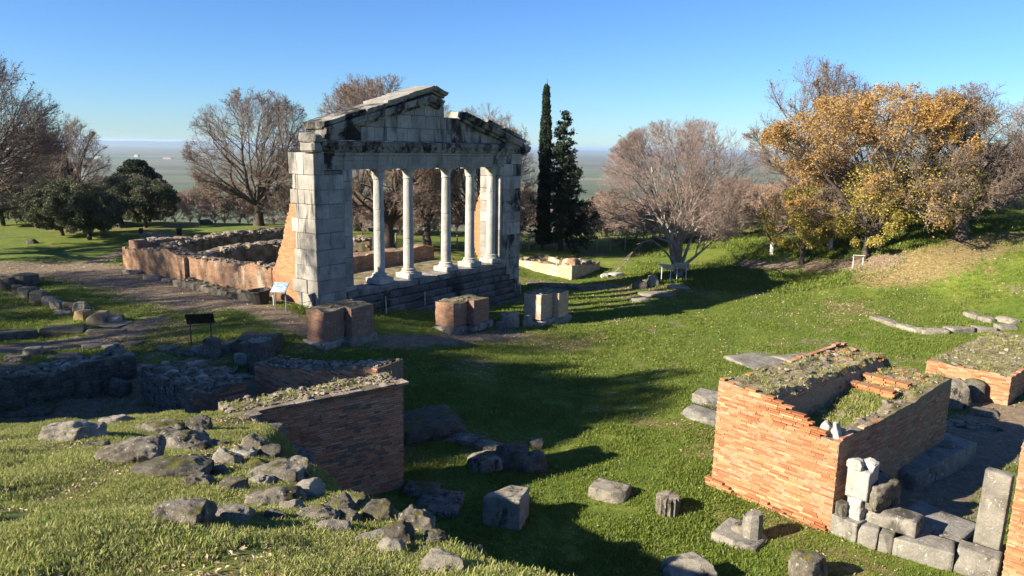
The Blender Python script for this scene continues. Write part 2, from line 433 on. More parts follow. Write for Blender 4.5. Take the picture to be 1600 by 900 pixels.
def plain_mat(name, col, rough=.8, metal=0.0, var=.2, sc=8.0, bump=.2):
    t = NT(name); p = t.pos()
    c = t.mix(1.0, col, t.ramp(t.noise(p, sc, 5, .7), [(.3, (1 - var,) * 3), (.7, (1 + var,) * 3)]), 'MULTIPLY')
    t.b.inputs['Metallic'].default_value = metal
    t.bump(t.noise(p, sc * 6, 4, .7), bump, .01)
    return t.out(c, rough)
M['post'] = plain_mat('weathered_pale_post', (.52, .50, .46))
M['wood_post'] = plain_mat('grey_fence_wood', (.27, .235, .19), var=.35)
M['rope'] = plain_mat('rope', (.20, .17, .13))
M['wire'] = plain_mat('wire', (.16, .15, .14), .5, .6)
M['metal_dark'] = plain_mat('dark_painted_metal', (.035, .032, .030), .55, 0, .3)
M['metal_grey'] = plain_mat('galvanised_metal', (.38, .38, .37), .5, .3)
M['metal_white'] = plain_mat('white_painted_metal', (.62, .62, .60), .5)
M['sea'] = plain_mat('sea_water', (.03, .075, .13), .8, 0, .2, .001, 0)
M['sea'].node_tree.nodes['Principled BSDF'].inputs['Specular IOR Level'].default_value = .05
M['hills'] = plain_mat('wooded_hills', (.045, .060, .035), .95, 0, .35, .004, 0)
M['house_white'] = plain_mat('white_render', (.40, .39, .38), .8, 0, .1, .2)
M['house_roof'] = plain_mat('clay_roof', (.33, .16, .10), .9, 0, .2, .5)
t = NT('information_print'); o = t.objc()
s_ = t.new('ShaderNodeSeparateXYZ'); t.link(o, s_.inputs[0])
bx = t.ramp(t.noise(t.scale(o, (3, 14, 3)), 3, 3, .6), [(.42, (.50, .60, .66)), (.5, (.60, .68, .72)), (.56, (.22, .36, .46))])
pic = t.ramp(t.noise(o, 9, 4, .7), [(.35, (.10, .20, .28)), (.55, (.35, .48, .55)), (.7, (.55, .60, .60))])
M['print'] = t.out(t.mix(t.step(s_.outputs['Y'], -.02, .0), bx, pic), .35)

def bark_mat(name, a, b, pale=None, pale_lo=.55):
    t = NT(name); p = t.pos()
    n = t.noise(t.scale(p, (1, 1, .3)), 14, 6, .7)
    c = t.ramp(n, [(.3, a), (.7, b)])
    if pale: c = t.mix(t.step(t.noise(p, 1.6, 5, .7), pale_lo, pale_lo + .12), c, pale)
    t.bump(n, .8, .03)
    return t.out(c, .95)
M['bark'] = bark_mat('oak_bark', (.045, .035, .028), (.12, .098, .078))
M['bark_pale'] = bark_mat('pale_peeling_bark', (.17, .145, .118), (.33, .285, .235), (.44, .395, .33), .52)
M['bark_white'] = bark_mat('whitewashed_bark', (.5, .49, .45), (.72, .71, .67))
M['twig'] = bark_mat('twigs', (.12, .092, .076), (.27, .215, .18))
M['twig_pale'] = bark_mat('pale_twigs', (.19, .14, .122), (.33, .255, .222))
M['twig_red'] = bark_mat('reddish_twigs', (.21, .145, .11), (.38, .28, .215))
def leaf_mat(name, cols, trans=.35, rough=.6, clump=.8):
    t = NT(name); p = t.pos(); r = t.rand(); n = len(cols)
    k = t.math('FRACT', t.math('ADD', t.math('MULTIPLY', r, .55), t.math('MULTIPLY', t.noise(p, clump, 3, .6), .75)))
    col = t.ramp(k, [((i + .5) / n, c) for i, c in enumerate(cols)])
    t.out(col, rough)
    tr = t.new('ShaderNodeBsdfTranslucent'); t.link(col, tr.inputs['Color'])
    mx = t.new('ShaderNodeMixShader'); mx.inputs[0].default_value = trans
    t.link(t.b.outputs[0], mx.inputs[1]); t.link(tr.outputs[0], mx.inputs[2])
    t.link(mx.outputs[0], t.n['Material Output'].inputs['Surface'])
    return t.m
M['leaf_amber'] = leaf_mat('amber_leaves', [(.46, .22, .07), (.54, .30, .09), (.40, .18, .065), (.48, .32, .10), (.36, .26, .08), (.56, .34, .12), (.33, .19, .09)], .4)
M['leaf_gold'] = leaf_mat('yellow_green_leaves', [(.44, .36, .08), (.27, .28, .065), (.52, .40, .09), (.17, .20, .05), (.42, .31, .075), (.56, .48, .15)], .4)
M['leaf_brown'] = leaf_mat('withered_leaves', [(.20, .12, .07), (.28, .18, .11), (.15, .095, .06)], .3)
M['leaf_olive'] = leaf_mat('olive_leaves', [(.065, .080, .042), (.105, .12, .068), (.045, .060, .030), (.15, .16, .10)], .2)
M['needle'] = leaf_mat('conifer_needles', [(.018, .032, .016), (.030, .048, .022), (.012, .022, .012), (.045, .060, .028)], .1)
M['grass_blade'] = leaf_mat('grass_blades', [(.17, .24, .035), (.24, .29, .05), (.13, .18, .026), (.33, .33, .11), (.19, .26, .04), (.40, .37, .18), (.27, .30, .07)], .35, .5, 1.3)
M['lawn_blade'] = leaf_mat('lawn_blades', [(.092, .155, .020), (.135, .205, .027), (.078, .13, .017), (.21, .235, .05), (.115, .18, .024), (.165, .21, .035)], .3, .5, .7)
M['dry_leaf'] = leaf_mat('fallen_leaves', [(.40, .31, .18), (.28, .19, .10), (.50, .41, .27), (.22, .14, .075), (.46, .38, .25), (.35, .27, .16)], .15, .7)
# ------------------------------------------------------------------ the setting
def graded(lo, hi, a, b, step, grow=1.24):
    """coordinates: even between a and b, then wider and wider out to lo and hi"""
    mid = list(np.arange(a, b + 1e-6, step)); up, dn = [], []
    s = step; x = mid[-1]
    while x < hi: s *= grow; x += s; up.append(min(x, hi))
    s = step; x = mid[0]
    while x > lo: s *= grow; x -= s; dn.append(max(x, lo))
    return np.array(dn[::-1] + mid + up)
gx = graded(-42000, 42000, -27, 26, .23)
gy = graded(-600, 42000, 3, 52, .23)
GX, GY = np.meshgrid(gx, gy)
fx, fy = GX.ravel(), GY.ravel()
GZ = land(fx, fy)
nx, ny = len(gx), len(gy)
ii = np.arange(nx * ny).reshape(ny, nx)
gq = np.stack([ii[:-1, :-1], ii[:-1, 1:], ii[1:, 1:], ii[1:, :-1]], -1).reshape(-1, 4)
gme = mesh_np('ground', np.c_[fx, fy, GZ], gq, smooth=True)

def px_path(pts): return [tuple(hit(u, v))[:2] for u, v in pts]
def near_line(x, y, pts, wdt):
    best = np.full(x.shape, 1e9)
    for (ax, ay), (bx, by) in zip(pts[:-1], pts[1:]):
        ex, ey = bx - ax, by - ay
        t = np.clip(((x - ax) * ex + (y - ay) * ey) / (ex * ex + ey * ey + 1e-9), 0, 1)
        best = np.minimum(best, np.hypot(x - ax - t * ex, y - ay - t * ey))
    return np.exp(-(best / wdt) ** 2)
EARTH = [  # bare trodden earth
    (px_path([(-60, 425), (60, 420), (150, 425), (240, 445), (340, 470)]), 3.0, .9),
    (px_path([(330, 470), (420, 485), (470, 512), (560, 530), (650, 533), (700, 530), (800, 524)]), 1.0, .85),
    (px_path([(60, 425), (160, 405), (240, 385), (262, 372), (235, 364)]), 1.1, .8),
    (px_path([(820, 436), (880, 446), (960, 448)]), 1.1, .6),
    (px_path([(0, 545), (120, 535), (200, 522), (240, 500)]), .9, .75),
    (px_path([(420, 355), (340, 352)]), 1.5, .4),
    (px_path([(1170, 412), (1260, 413), (1330, 412), (1390, 405)]), 1.3, .75),
    (px_path([(1420, 780), (1480, 720), (1540, 680), (1590, 650)]), 1.8, .9),
    (px_path([(640, 770), (720, 800)]), .6, .4),
]
DRY = [
    (px_path([(0, 480), (100, 480), (180, 490)]), 2.0, .55),
    (px_path([(1380, 418), (1420, 405), (1480, 392), (1560, 372)]), 2.2, .95),
    (px_path([(1110, 800), (1200, 830), (1290, 870), (1400, 895)]), .7, .55),
    (px_path([(860, 870), (960, 885), (1100, 860)]), .9, .42),
    (px_path([(900, 545), (1000, 540), (1160, 550)]), 2.0, .36),
    (px_path([(1000, 590), (1100, 570)]), 1.2, .3),
    (px_path([(820, 530), (1000, 520)]), 1.2, .36),
    (px_path([(650, 575), (740, 585), (860, 590)]), 1.3, .42),
    (px_path([(240, 500), (420, 500)]), 1.0, .3),
    (px_path([(1080, 445), (1200, 430)]), 1.0, .4),
]
# the banquet hall's floor plan, in its own axes
TO = at_z(497, 486, 0.0)
TE1 = np.array([.587, .810]); TE1 /= np.linalg.norm(TE1); TE2 = np.array([-TE1[1], TE1[0]])
TRZ = math.atan2(TE1[1], TE1[0])
def temple_xy(x, y): return (x - TO.x) * TE1[0] + (y - TO.y) * TE1[1], (x - TO.x) * TE2[0] + (y - TO.y) * TE2[1]
def cover_at(x, y):
    e = np.zeros(x.shape); d = np.zeros(x.shape)
    for pts, wd, k in EARTH: e = np.maximum(e, k * near_line(x, y, pts, wd))
    for pts, wd, k in DRY: d = np.maximum(d, k * near_line(x, y, pts, wd))
    s, b = temple_xy(x, y)
    e = np.maximum(e, np.where((s > .3) & (s < 13) & (b > .6) & (b < 14), .8, 0))
    inside = poly_sd(x, y) < 0
    d = np.maximum(d, np.where(inside, .30 + .30 * vnoise(x, y, 1.1, 9), 0))
    pt = np.clip((.6 * vnoise(x, y, 3.6, 61) + .4 * vnoise(x, y, 1.1, 62) - .50) * 4, 0, 1)
    d = np.maximum(d, .62 * pt); e = np.maximum(e, .5 * np.clip((.55 * vnoise(x, y, 2.4, 63) + .45 * vnoise(x, y, .7, 64) - .64) * 6, 0, 1))
    e = np.maximum(e, np.where((x < -7) & (y > 14.8) & (y < 22) & (x > -16), .62, 0))
    return e, d
near = (np.abs(fx) < 70) & (fy < 75)
ce, cd_ = np.zeros(fx.shape), np.zeros(fx.shape)
ce[near], cd_[near] = cover_at(fx[near], fy[near])
cf = sstep(-8, -45, -(-GZ)) if False else sstep(0, 1, np.clip((-GZ - 6) / 40, 0, 1))
ca = gme.color_attributes.new('cover', 'FLOAT_COLOR', 'POINT')
ca.data.foreach_set('color', np.c_[ce, cd_, cf, np.ones(len(fx))].astype(np.float32).ravel())
gobj = obj('ground', gme, M['ground'])
tag(gobj, 'green winter lawn and earth of the hilltop, falling away to the hazy plain', 'ground', kind='structure')

# sea beyond the plain, a low wooded coast before it on the left
xs = np.linspace(-42000, 42000, 80)
coast = 15500 + 1600 * np.sin(xs / 5200.) + 700 * np.sin(xs / 1700.)
V = [(x, c, PLAIN_Z + 4.5) for x, c in zip(xs, coast)] + [(x, 43500, PLAIN_Z + 4.5) for x in xs]
n = len(xs)
sea = obj('sea', mesh_np('sea', V, [(i, i + 1, n + i + 1, n + i) for i in range(n - 1)]), M['sea'])
tag(sea, 'thin blue strip of sea along the horizon', 'sea', kind='structure')
hx = np.linspace(-14000, -2600, 90)
hh = 96 * np.exp(-((hx + 8200) / 4300) ** 4) * (.9 + .1 * np.sin(hx / 520.) + .06 * np.sin(hx / 170.))
rows = []
for k, (dy, f) in enumerate([(-900, 0), (-350, .8), (0, 1), (400, .75), (1000, 0)]):
    rows.append(np.c_[hx, 14500 + dy + 0 * hx, PLAIN_Z - 3 + hh * f])
V = np.concatenate(rows); n = len(hx)
hq = [(k * n + i, k * n + i + 1, (k + 1) * n + i + 1, (k + 1) * n + i) for k in range(4) for i in range(n - 1)]
hills = obj('hills', mesh_np('hills', V, hq, smooth=True), M['hills'])
tag(hills, 'low wooded hills on the horizon behind the plain', 'hills', kind='structure')

# farm buildings far out on the plain
FARM = [(150, 247, 52, 'long low white farm shed at the left end of the buildings on the plain'),
        (214, 245, 22, 'taller white farmhouse in the middle of the buildings on the plain'),
        (262, 248, 40, 'white shed on the plain nearest the bare oak')]
for u, v, wd, lab in FARM:
    p = at_z(u, v, PLAIN_Z + 1.5)
    f = empty('farm_building', p, random.uniform(-.2, .2))
    tag(f, lab, 'building', 'white farm buildings on the plain')
    hgt = 5 if wd > 25 else 9
    m = MB(); m.box((0, 0, hgt / 2 - 2), (wd / 2, 9, hgt / 2 + 2)); obj('wall', m.mesh('farm_wall'), M['house_white'], f)
    V = [(-wd / 2 - 1, -10, hgt), (wd / 2 + 1, -10, hgt), (wd / 2 + 1, 10, hgt), (-wd / 2 - 1, 10, hgt), (-wd / 2 - 1, 0, hgt + 4), (wd / 2 + 1, 0, hgt + 4)]
    obj('roof', mesh_np('farm_roof', V, [(0, 1, 5, 4), (2, 3, 4, 5), (0, 3, 2, 1)], [(0, 4, 3), (1, 2, 5)]), M['house_white'] if wd > 45 else M['house_roof'], f)
# ------------------------------------------------------------------ stone shapes
def chamfer_block(dx, dy, dz, ch=.02, jit=.008, seed=0):
    """a squared block with worn arrises, base centre at the origin"""
    rg = np.random.default_rng(seed)
    hx_, hy_, hz_ = dx / 2, dy / 2, dz / 2
    ch = min(ch, hx_ * .6, hy_ * .6, hz_ * .6)
    V, ix = [], {}
    for sx in (-1, 1):
        for sy in (-1, 1):
            for sz in (-1, 1):
                c = ch * rg.uniform(.5, 1.8)
                c = min(c, hx_ * .8, hy_ * .8, hz_ * .8)
                j = rg.uniform(-jit, jit, 3)
                for a in range(3):
                    q = np.array([sx * hx_, sy * hy_, sz * hz_]) + j
                    for b in range(3):
                        if b != a: q[b] -= (sx, sy, sz)[b] * c
                    ix[(sx, sy, sz, a)] = len(V); V.append(q + np.array([0, 0, hz_]))
    F4, F3 = [], []
    for a in range(3):
        b, c = [(1, 2), (2, 0), (0, 1)][a]
        for s in (-1, 1):
            ring = []
            for (p, q) in ((-1, -1), (1, -1), (1, 1), (-1, 1)):
                k = [0, 0, 0]; k[a] = s; k[b] = p; k[c] = q
                ring.append(ix[(*k, a)])
            F4.append(ring if s > 0 else ring[::-1])
        for p in (-1, 1):
            for q in (-1, 1):
                k0 = [0, 0, 0]; k0[b] = p; k0[c] = q; k1 = list(k0); k0[a] = -1; k1[a] = 1
                r = [ix[(*k0, b)], ix[(*k1, b)], ix[(*k1, c)], ix[(*k0, c)]]
                F4.append(r[::-1] if p * q > 0 else r)
    for sx in (-1, 1):
        for sy in (-1, 1):
            for sz in (-1, 1):
                r = [ix[(sx, sy, sz, a)] for a in range(3)]
                F3.append(r if sx * sy * sz > 0 else r[::-1])
    return V, F4, F3
def cblock_mesh(dx, dy, dz, ch=.02, jit=.008, seed=0):
    V, Q, T = chamfer_block(dx, dy, dz, ch, jit, seed)
    return mesh_np('block', V, Q, T)
def _cube_sphere(n):
    V, Q = [], []
    for a in range(3):
        for s in (-1, 1):
            base = len(V)
            for i in range(n + 1):
                for j in range(n + 1):
                    k = [0, 0, 0]; k[a] = s; k[(a + 1) % 3] = (2 * i / n - 1) * s; k[(a + 2) % 3] = 2 * j / n - 1
                    V.append(k)
            for i in range(n):
                for j in range(n):
                    p = base + i * (n + 1) + j
                    Q.append((p, p + n + 1, p + n + 2, p + 1))
    V = np.array(V, float); Q = np.array(Q)
    key = np.round(V * 1000).astype(int); _, first, inv = np.unique(key, axis=0, return_index=True, return_inverse=True)
    return V[first], inv.ravel()[Q]
_CS = {n: _cube_sphere(n) for n in (3, 5, 8, 12, 18)}
def worn_mesh(dx, dy, dz, seed=0, n=8, rnd=.25, amp=.05, cuts=2, smooth=True, dip=0.0):
    """an eroded block or boulder: rounded box, broken corners, pitted skin; base at z = 0"""
    rg = np.random.default_rng(seed)
    P, Q = _CS[n]
    P = P.copy()
    L = np.linalg.norm(P, axis=1, keepdims=True)
    S = P / L
    P = P * (1 - rnd) + S * (rnd * 1.18)
    for _ in range(cuts):
        d = rg.normal(size=3); d[2] = abs(d[2]) * .7; d /= np.linalg.norm(d)
        off = rg.uniform(.72, 1.0)
        k = P @ d - off
        P -= np.outer(np.clip(k, 0, None), d) * .92
    o = rg.uniform(0, 60, 3)
    f = np.array([dx, dy, dz]) / 2; mn = min(f)
    out = np.empty_like(P)
    for i, (p, s_) in enumerate(zip(P, S)):
        q = p * f
        h = mnoise.fractal(Vector(q / mn * .9 + o), .9, 2.1, 4) * .7 + mnoise.noise(Vector(q / mn * 3.2 + o)) * .22
        if n >= 12:                                       # strata and splits in the bigger stones
            w_ = Vector((q[0] / mn * 1.1 + o[1], q[1] / mn * 1.1 + o[2], q[2] / mn * 4.2 + o[0]))
            h += (.5 - abs(mnoise.noise(w_)) * 2.0) * .32 + mnoise.noise(Vector(q / mn * 7.0 + o)) * .12
        out[i] = q + s_ * h * amp * mn * 2
    if dip:
        top = out[:, 2] > 0
        out[top, 2] -= dip * dz * (1 - (out[top, 0] / f[0]) ** 2)
    out[:, 2] += f[2] * .92
    return mesh_np('worn_stone', out, Q, smooth=smooth)
def worn(name, u, v, wpx, hpx, label=None, cat='rock', mat='rock', depth=.8, rz=None, seed=None, n=8, rnd=.45, amp=.07, cuts=3, sink=.22, group=None, parent=None, pos=None, tilt=0.0, smooth=True):
    """a loose stone whose foot shows at a pixel, with the width and height it has there"""
    seed = seed if seed is not None else int(u * 7 + v * 13)
    p = pos or hit(u, v)
    wm, hm = size_at(wpx, p), size_at(hpx, p)
    rg = np.random.default_rng(seed)
    th = math.atan2(CAM_Z - p.z, p.y)                     # we look down on it: part of what shows is its top
    hm = max((hm - wm * depth * .45 * math.sin(th)) / math.cos(th), hm * .5)
    me = worn_mesh(wm, wm * depth, hm / (1 - sink) * 1.0, seed, n, rnd, amp, cuts, smooth)
    o = obj(name, me, M[mat], parent, (p.x, p.y + wm * depth * .42, land1(p.x, p.y + wm * depth * .42) - hm * sink if pos is None else p.z - hm * sink), rot=(rg.uniform(-tilt, tilt), rg.uniform(-tilt, tilt), rz if rz is not None else rg.uniform(-.35, .35)))
    if label: tag(o, label, cat, group)
    return o

# ------------------------------------------------------------------ brickwork built brick by brick
def _unit_brick(seed):
    """1 x 1 x 1, face at y = 0, broken arris round the face"""
    rg = np.random.default_rng(seed)
    def ring(y, ins, j):
        return [np.array([sx * (.5 - ins * .12), y, .5 + sz * (.5 - ins)]) + rg.uniform(-j, j, 3) * np.array([.25, .05, 1]) for sx, sz in ((-1, -1), (1, -1), (1, 1), (-1, 1))]
    V = ring(0, .07, .04) + ring(.05, 0, .03) + ring(1, 0, 0)
    Q = [(0, 1, 2, 3)]
    for a in (0, 4):
        for k in range(4):
            Q.append((a + 4 + k, a + 4 + (k + 1) % 4, a + (k + 1) % 4, a + k))
    return np.array(V), np.array(Q)
_UB = [_unit_brick(100 + i) for i in range(8)]
_UBM = {}
def brick_face(parent, A, ang, L, z0, top, mat='brick', ch=.052, bl=.28, limit=300, gap=.010, miss=.016, seed=0, depth=.13, holes=(), slope=None, length_at=None):
    """courses of brick on a face that starts at A (in the parent's axes), runs along ang and looks to its right hand side; top(s) is the ruin's broken top"""
    rg = np.random.default_rng(seed)
    cs, sn = math.cos(ang), math.sin(ang)
    items = []
    ncr = int((max(top(s) for s in np.linspace(0, L, 40)) - z0) / ch) + 1
    for r in range(ncr):
        zc = z0 + r * ch
        s = -rg.uniform(0, bl) if r % 2 else -rg.uniform(0, bl) * .6 - bl * .3
        while s < L:
            l = bl * rg.uniform(.62, 1.28)
            a, b = max(s, 0), min(s + l, L)
            s += l
            if b - a < .05: continue
            mid = (a + b) / 2
            z = zc + (float(vnoise(mid, zc, 1.1, 90 + seed)) - .5) * .03
            if z + ch * .8 > top(mid) + rg.uniform(-.02, .03): continue
            if rg.random() < miss * (4 if (a < .02 or b > L - .02) else 1): continue
            if z + ch * 2.2 > top(mid) and rg.random() < .18: continue
            if a <= 0: a += rg.uniform(-.012, .03)
            if b >= L: b -= rg.uniform(-.012, .03)
            if any(h[0] < mid < h[1] and h[2] < z + ch / 2 < h[3] for h in holes): continue
            items.append((a + gap / 2, b - gap / 2, z + gap * .6, z + ch - gap * .6, rg.normal(0, .0035) - (.022 if rg.random() < .05 else 0) + (float(vnoise(mid, z, .7, 70 + seed)) - .5) * .022, int(rg.integers(8)), rg.normal(0, .004)))
    def place(it):
        a, b, c, d, pr, k, tw = it
        mid = (a + b) / 2
        return (A[0] + cs * mid + sn * pr, A[1] + sn * mid - cs * pr, c), (b - a, depth, d - c), tw, k
    # the bricks that show largest are parts of their own
    par = parent
    mw = Matrix.Translation(par.location) @ par.rotation_euler.to_matrix().to_4x4()
    def shows(it):
        q = mw @ Vector(place(it)[0]); dd = max(q.y, 1)
        pu = q.x / dd
        vis = 1.0 if abs(pu) < .70 and (CAM_Z - q.z) / dd < .60 else .01
        return (it[1] - it[0]) * (it[3] - it[2]) / dd ** 2 * vis
    order = sorted(items, key=lambda it: -shows(it))
    for it in order[:limit]:
        c, sc_, tw, k = place(it)
        if (k, mat) not in _UBM:
            _UBM[(k, mat)] = mesh_np('brick', _UB[k][0], _UB[k][1]); _UBM[(k, mat)].materials.append(M[mat])
        obj('brick', _UBM[(k, mat)], None, parent, c, rot=(0, tw, ang), scale=sc_)
    rest = order[limit:]
    if rest:
        m = MB()
        for it in rest:
            c, sc_, tw, k = place(it)
            V = _UB[k][0] * np.array(sc_)
            V = np.c_[V[:, 0] * cs - V[:, 1] * sn, V[:, 0] * sn + V[:, 1] * cs, V[:, 2]] + np.array(c)
            m.add(V, _UB[k][1])
        o = obj('brickwork', m.mesh('brickwork'), M[mat], parent); o['kind'] = 'stuff'
    return len(items)
def core_prism(poly, z0, ztop, name='core', zfun=None, res=.25):
    """a solid on a rectangle poly = (x0, x1, y0, y1) whose top follows zfun(x, y)"""
    x0, x1, y0, y1 = poly
    na, nb = max(2, int((x1 - x0) / res)), max(2, int((y1 - y0) / res))
    xs_, ys_ = np.linspace(x0, x1, na + 1), np.linspace(y0, y1, nb + 1)
    X, Y = np.meshgrid(xs_, ys_)
    Z = np.vectorize(zfun)(X, Y) if zfun else np.full(X.shape, ztop)
    V = np.c_[X.ravel(), Y.ravel(), Z.ravel()]
    k = np.arange(X.size).reshape(X.shape)
    Q = list(np.stack([k[:-1, :-1], k[:-1, 1:], k[1:, 1:], k[1:, :-1]], -1).reshape(-1, 4))
    edge = list(k[0, :]) + list(k[1:, -1]) + list(k[-1, -2::-1]) + list(k[-2:0:-1, 0])
    nV = len(V)
    V = np.concatenate([V, np.c_[V[edge][:, :2], np.full(len(edge), z0)]])
    ne = len(edge)
    for i in range(ne):
        j = (i + 1) % ne
        Q.append((nV + i, nV + j, edge[j], edge[i]))
    return mesh_np(name, V, np.array(Q))
def rubble(parent, spots, size, mat, seed=0, name='rubble', flat=.6):
    """many small broken stones as one part"""
    rg = np.random.default_rng(seed)
    P, Q = _CS[3]; m = MB()
    L = np.linalg.norm(P, axis=1, keepdims=True)
    for (x, y, z) in spots:
        s = size * np.clip(np.exp(rg.normal(-.15, .45)), .4, 1.9)
        V = (P * .62 + P / L * .45) * (1 + rg.normal(0, .10, (len(P), 1)))
        d = rg.normal(size=3); d /= np.linalg.norm(d)
        V = V - np.outer(np.clip(V @ d - .6, 0, None), d)
        V *= np.array([s * rg.uniform(.7, 1.3), s * rg.uniform(.6, 1.1), s * flat * rg.uniform(.7, 1.2)]) / 2
        a = rg.uniform(0, 6.3); c_, s_ = math.cos(a), math.sin(a)
        V = np.c_[V[:, 0] * c_ - V[:, 1] * s_, V[:, 0] * s_ + V[:, 1] * c_, V[:, 2]] + np.array([x, y, z + s * flat * .25])
        m.add(V, Q)
    o = obj(name, m.mesh(name), M[mat], parent); o['kind'] = 'stuff'
    return o
def two_mats(o, top_mat, nz=.45):
    """the upward faces take a second material"""
    me = o.data
    me.materials.append(M[top_mat])
    n = len(me.polygons); nr = np.empty(n * 3, np.float32); me.polygons.foreach_get('normal', nr)
    me.polygons.foreach_set('material_index', (nr.reshape(-1, 3)[:, 2] > nz).astype(np.int32))
    return o
def lay(name, a, b, depth, h, label=None, cat='stone block', mat='marble', z=None, n=12, rnd=.10, amp=.03, cuts=1, sink=.05, group=None, parent=None, seed=None, tilt=0.0, smooth=True, lift=0.0):
    """a long stone whose front foot runs from pixel a to pixel b (on the ground, or on a level z)"""
    seed = seed if seed is not None else int(a[0] * 3 + a[1] * 11)
    p, q = (hit(*a), hit(*b)) if z is None else (at_z(*a, z), at_z(*b, z))
    d = q - p; L = math.hypot(d.x, d.y); an = math.atan2(d.y, d.x)
    nx_, ny_ = -math.sin(an), math.cos(an)
    c = (p + q) / 2
    me = worn_mesh(L, depth, h + sink, seed, n, rnd, amp, cuts, smooth)
    o = obj(name, me, M[mat], parent, (c.x + nx_ * depth / 2, c.y + ny_ * depth / 2, min(p.z, q.z) - sink + lift), rot=(tilt, 0, an))
    if label: tag(o, label, cat, group)
    return o
def project(p):
    q = CR.T @ (np.array(p) - np.array([0, 0, CAM_Z]))
    return 800 - FPX * q[0] / q[2], 450 + FPX * q[1] / q[2]
# ------------------------------------------------------------------ the columned monument
T = empty('columned_monument', TO, TRZ)
tag(T, 'ruined ancient monument with pale columns between two block piers and a broken stone gable', 'monument')
_seed = [500]
def sd_():
    _seed[0] += 1
    return _seed[0]
def tblock(name, x0, x1, y0, y1, z0, z1, parent, mat='temple', gap=.010, ch=.014, jit=.007):
    g = gap / 2
    dx, dy, dz = x1 - x0 - gap, y1 - y0 - gap, z1 - z0 - gap
    return obj(name, cblock_mesh(dx, dy, dz, ch, jit, sd_()), M[mat], parent, ((x0 + x1) / 2, (y0 + y1) / 2, z0 + g))
rg = np.random.default_rng(11)
W_, ARCH0, ARCH1, STY = 13.45, 5.40, 6.06, .53
def pier(x0, x1, zb, yd, toothed, right):
    m = MB(); m.box(((x0 + x1) / 2, yd / 2 - .1, (zb + ARCH0) / 2), ((x1 - x0) / 2 - .06, yd / 2 - .22, (ARCH0 - zb) / 2 - .03))
    pr = obj('pier', m.mesh('pier_core'), M['mortar_dark'], T)
    z, k = zb, 0
    while z < ARCH1 - .2:
        h = min(rg.uniform(.52, .66), ARCH1 - z)
        if ARCH1 - z - h < .3: h = ARCH1 - z
        yb = yd + (rg.uniform(-.22, .14) if toothed else 0)
        if toothed and z > 5.3: yb = yd - .12
        pj = .03 if z < 1.0 and not right else rg.uniform(0, .012)
        ysp = .75 + (.2 if k % 2 else -.15)
        if z > ARCH0 - .2 and not right:
            xe = x0 + .52          # the architrave butts against a short end block
            tblock('stone_block', x0, xe, 0, ysp, z, z + h, pr, 'temple'); tblock('stone_block', x0, xe, ysp, yb, z, z + h, pr, 'temple')
            tblock('stone_block', xe, x1, .72, yb, z, z + h, pr, 'temple')
        elif z > ARCH0 - .2:
            xe = x1 - .85
            tblock('stone_block', xe, x1, 0, ysp, z, z + h, pr, 'temple'); tblock('stone_block', xe, x1, ysp, yb, z, z + h, pr, 'temple')
            tblock('stone_block', x0, xe, .72, yb, z, z + h, pr, 'temple')
        else:
            md = lambda: 'temple_dark' if right and rg.random() < .35 else 'temple'
            if k % 2:
                xm = x0 + (x1 - x0) * rg.uniform(.40, .6)
                tblock('stone_block', x0, xm, -pj, ysp, z, z + h, pr, md()); tblock('stone_block', xm, x1, -pj, ysp, z, z + h, pr, md())
            else:
                tblock('stone_block', x0, x1, -pj, ysp, z, z + h, pr, md())
            if toothed and rg.random() < .45 and z > .4:
                ym = ysp + (yb - ysp) * rg.uniform(.4, .6)
                tblock('stone_block', x0, x1, ysp, ym, z, z + h, pr); tblock('stone_block', x0, x1, ym, yb, z, z + h, pr)
            else:
                tblock('stone_block', x0 - (pj - .005 if z < 1 else 0), x1, ysp, yb, z, z + h, pr)
        z += h; k += 1
pier(0, 1.46, -.45, 1.36, True, False)
pier(11.92, W_, -1.7, 1.5, False, True)

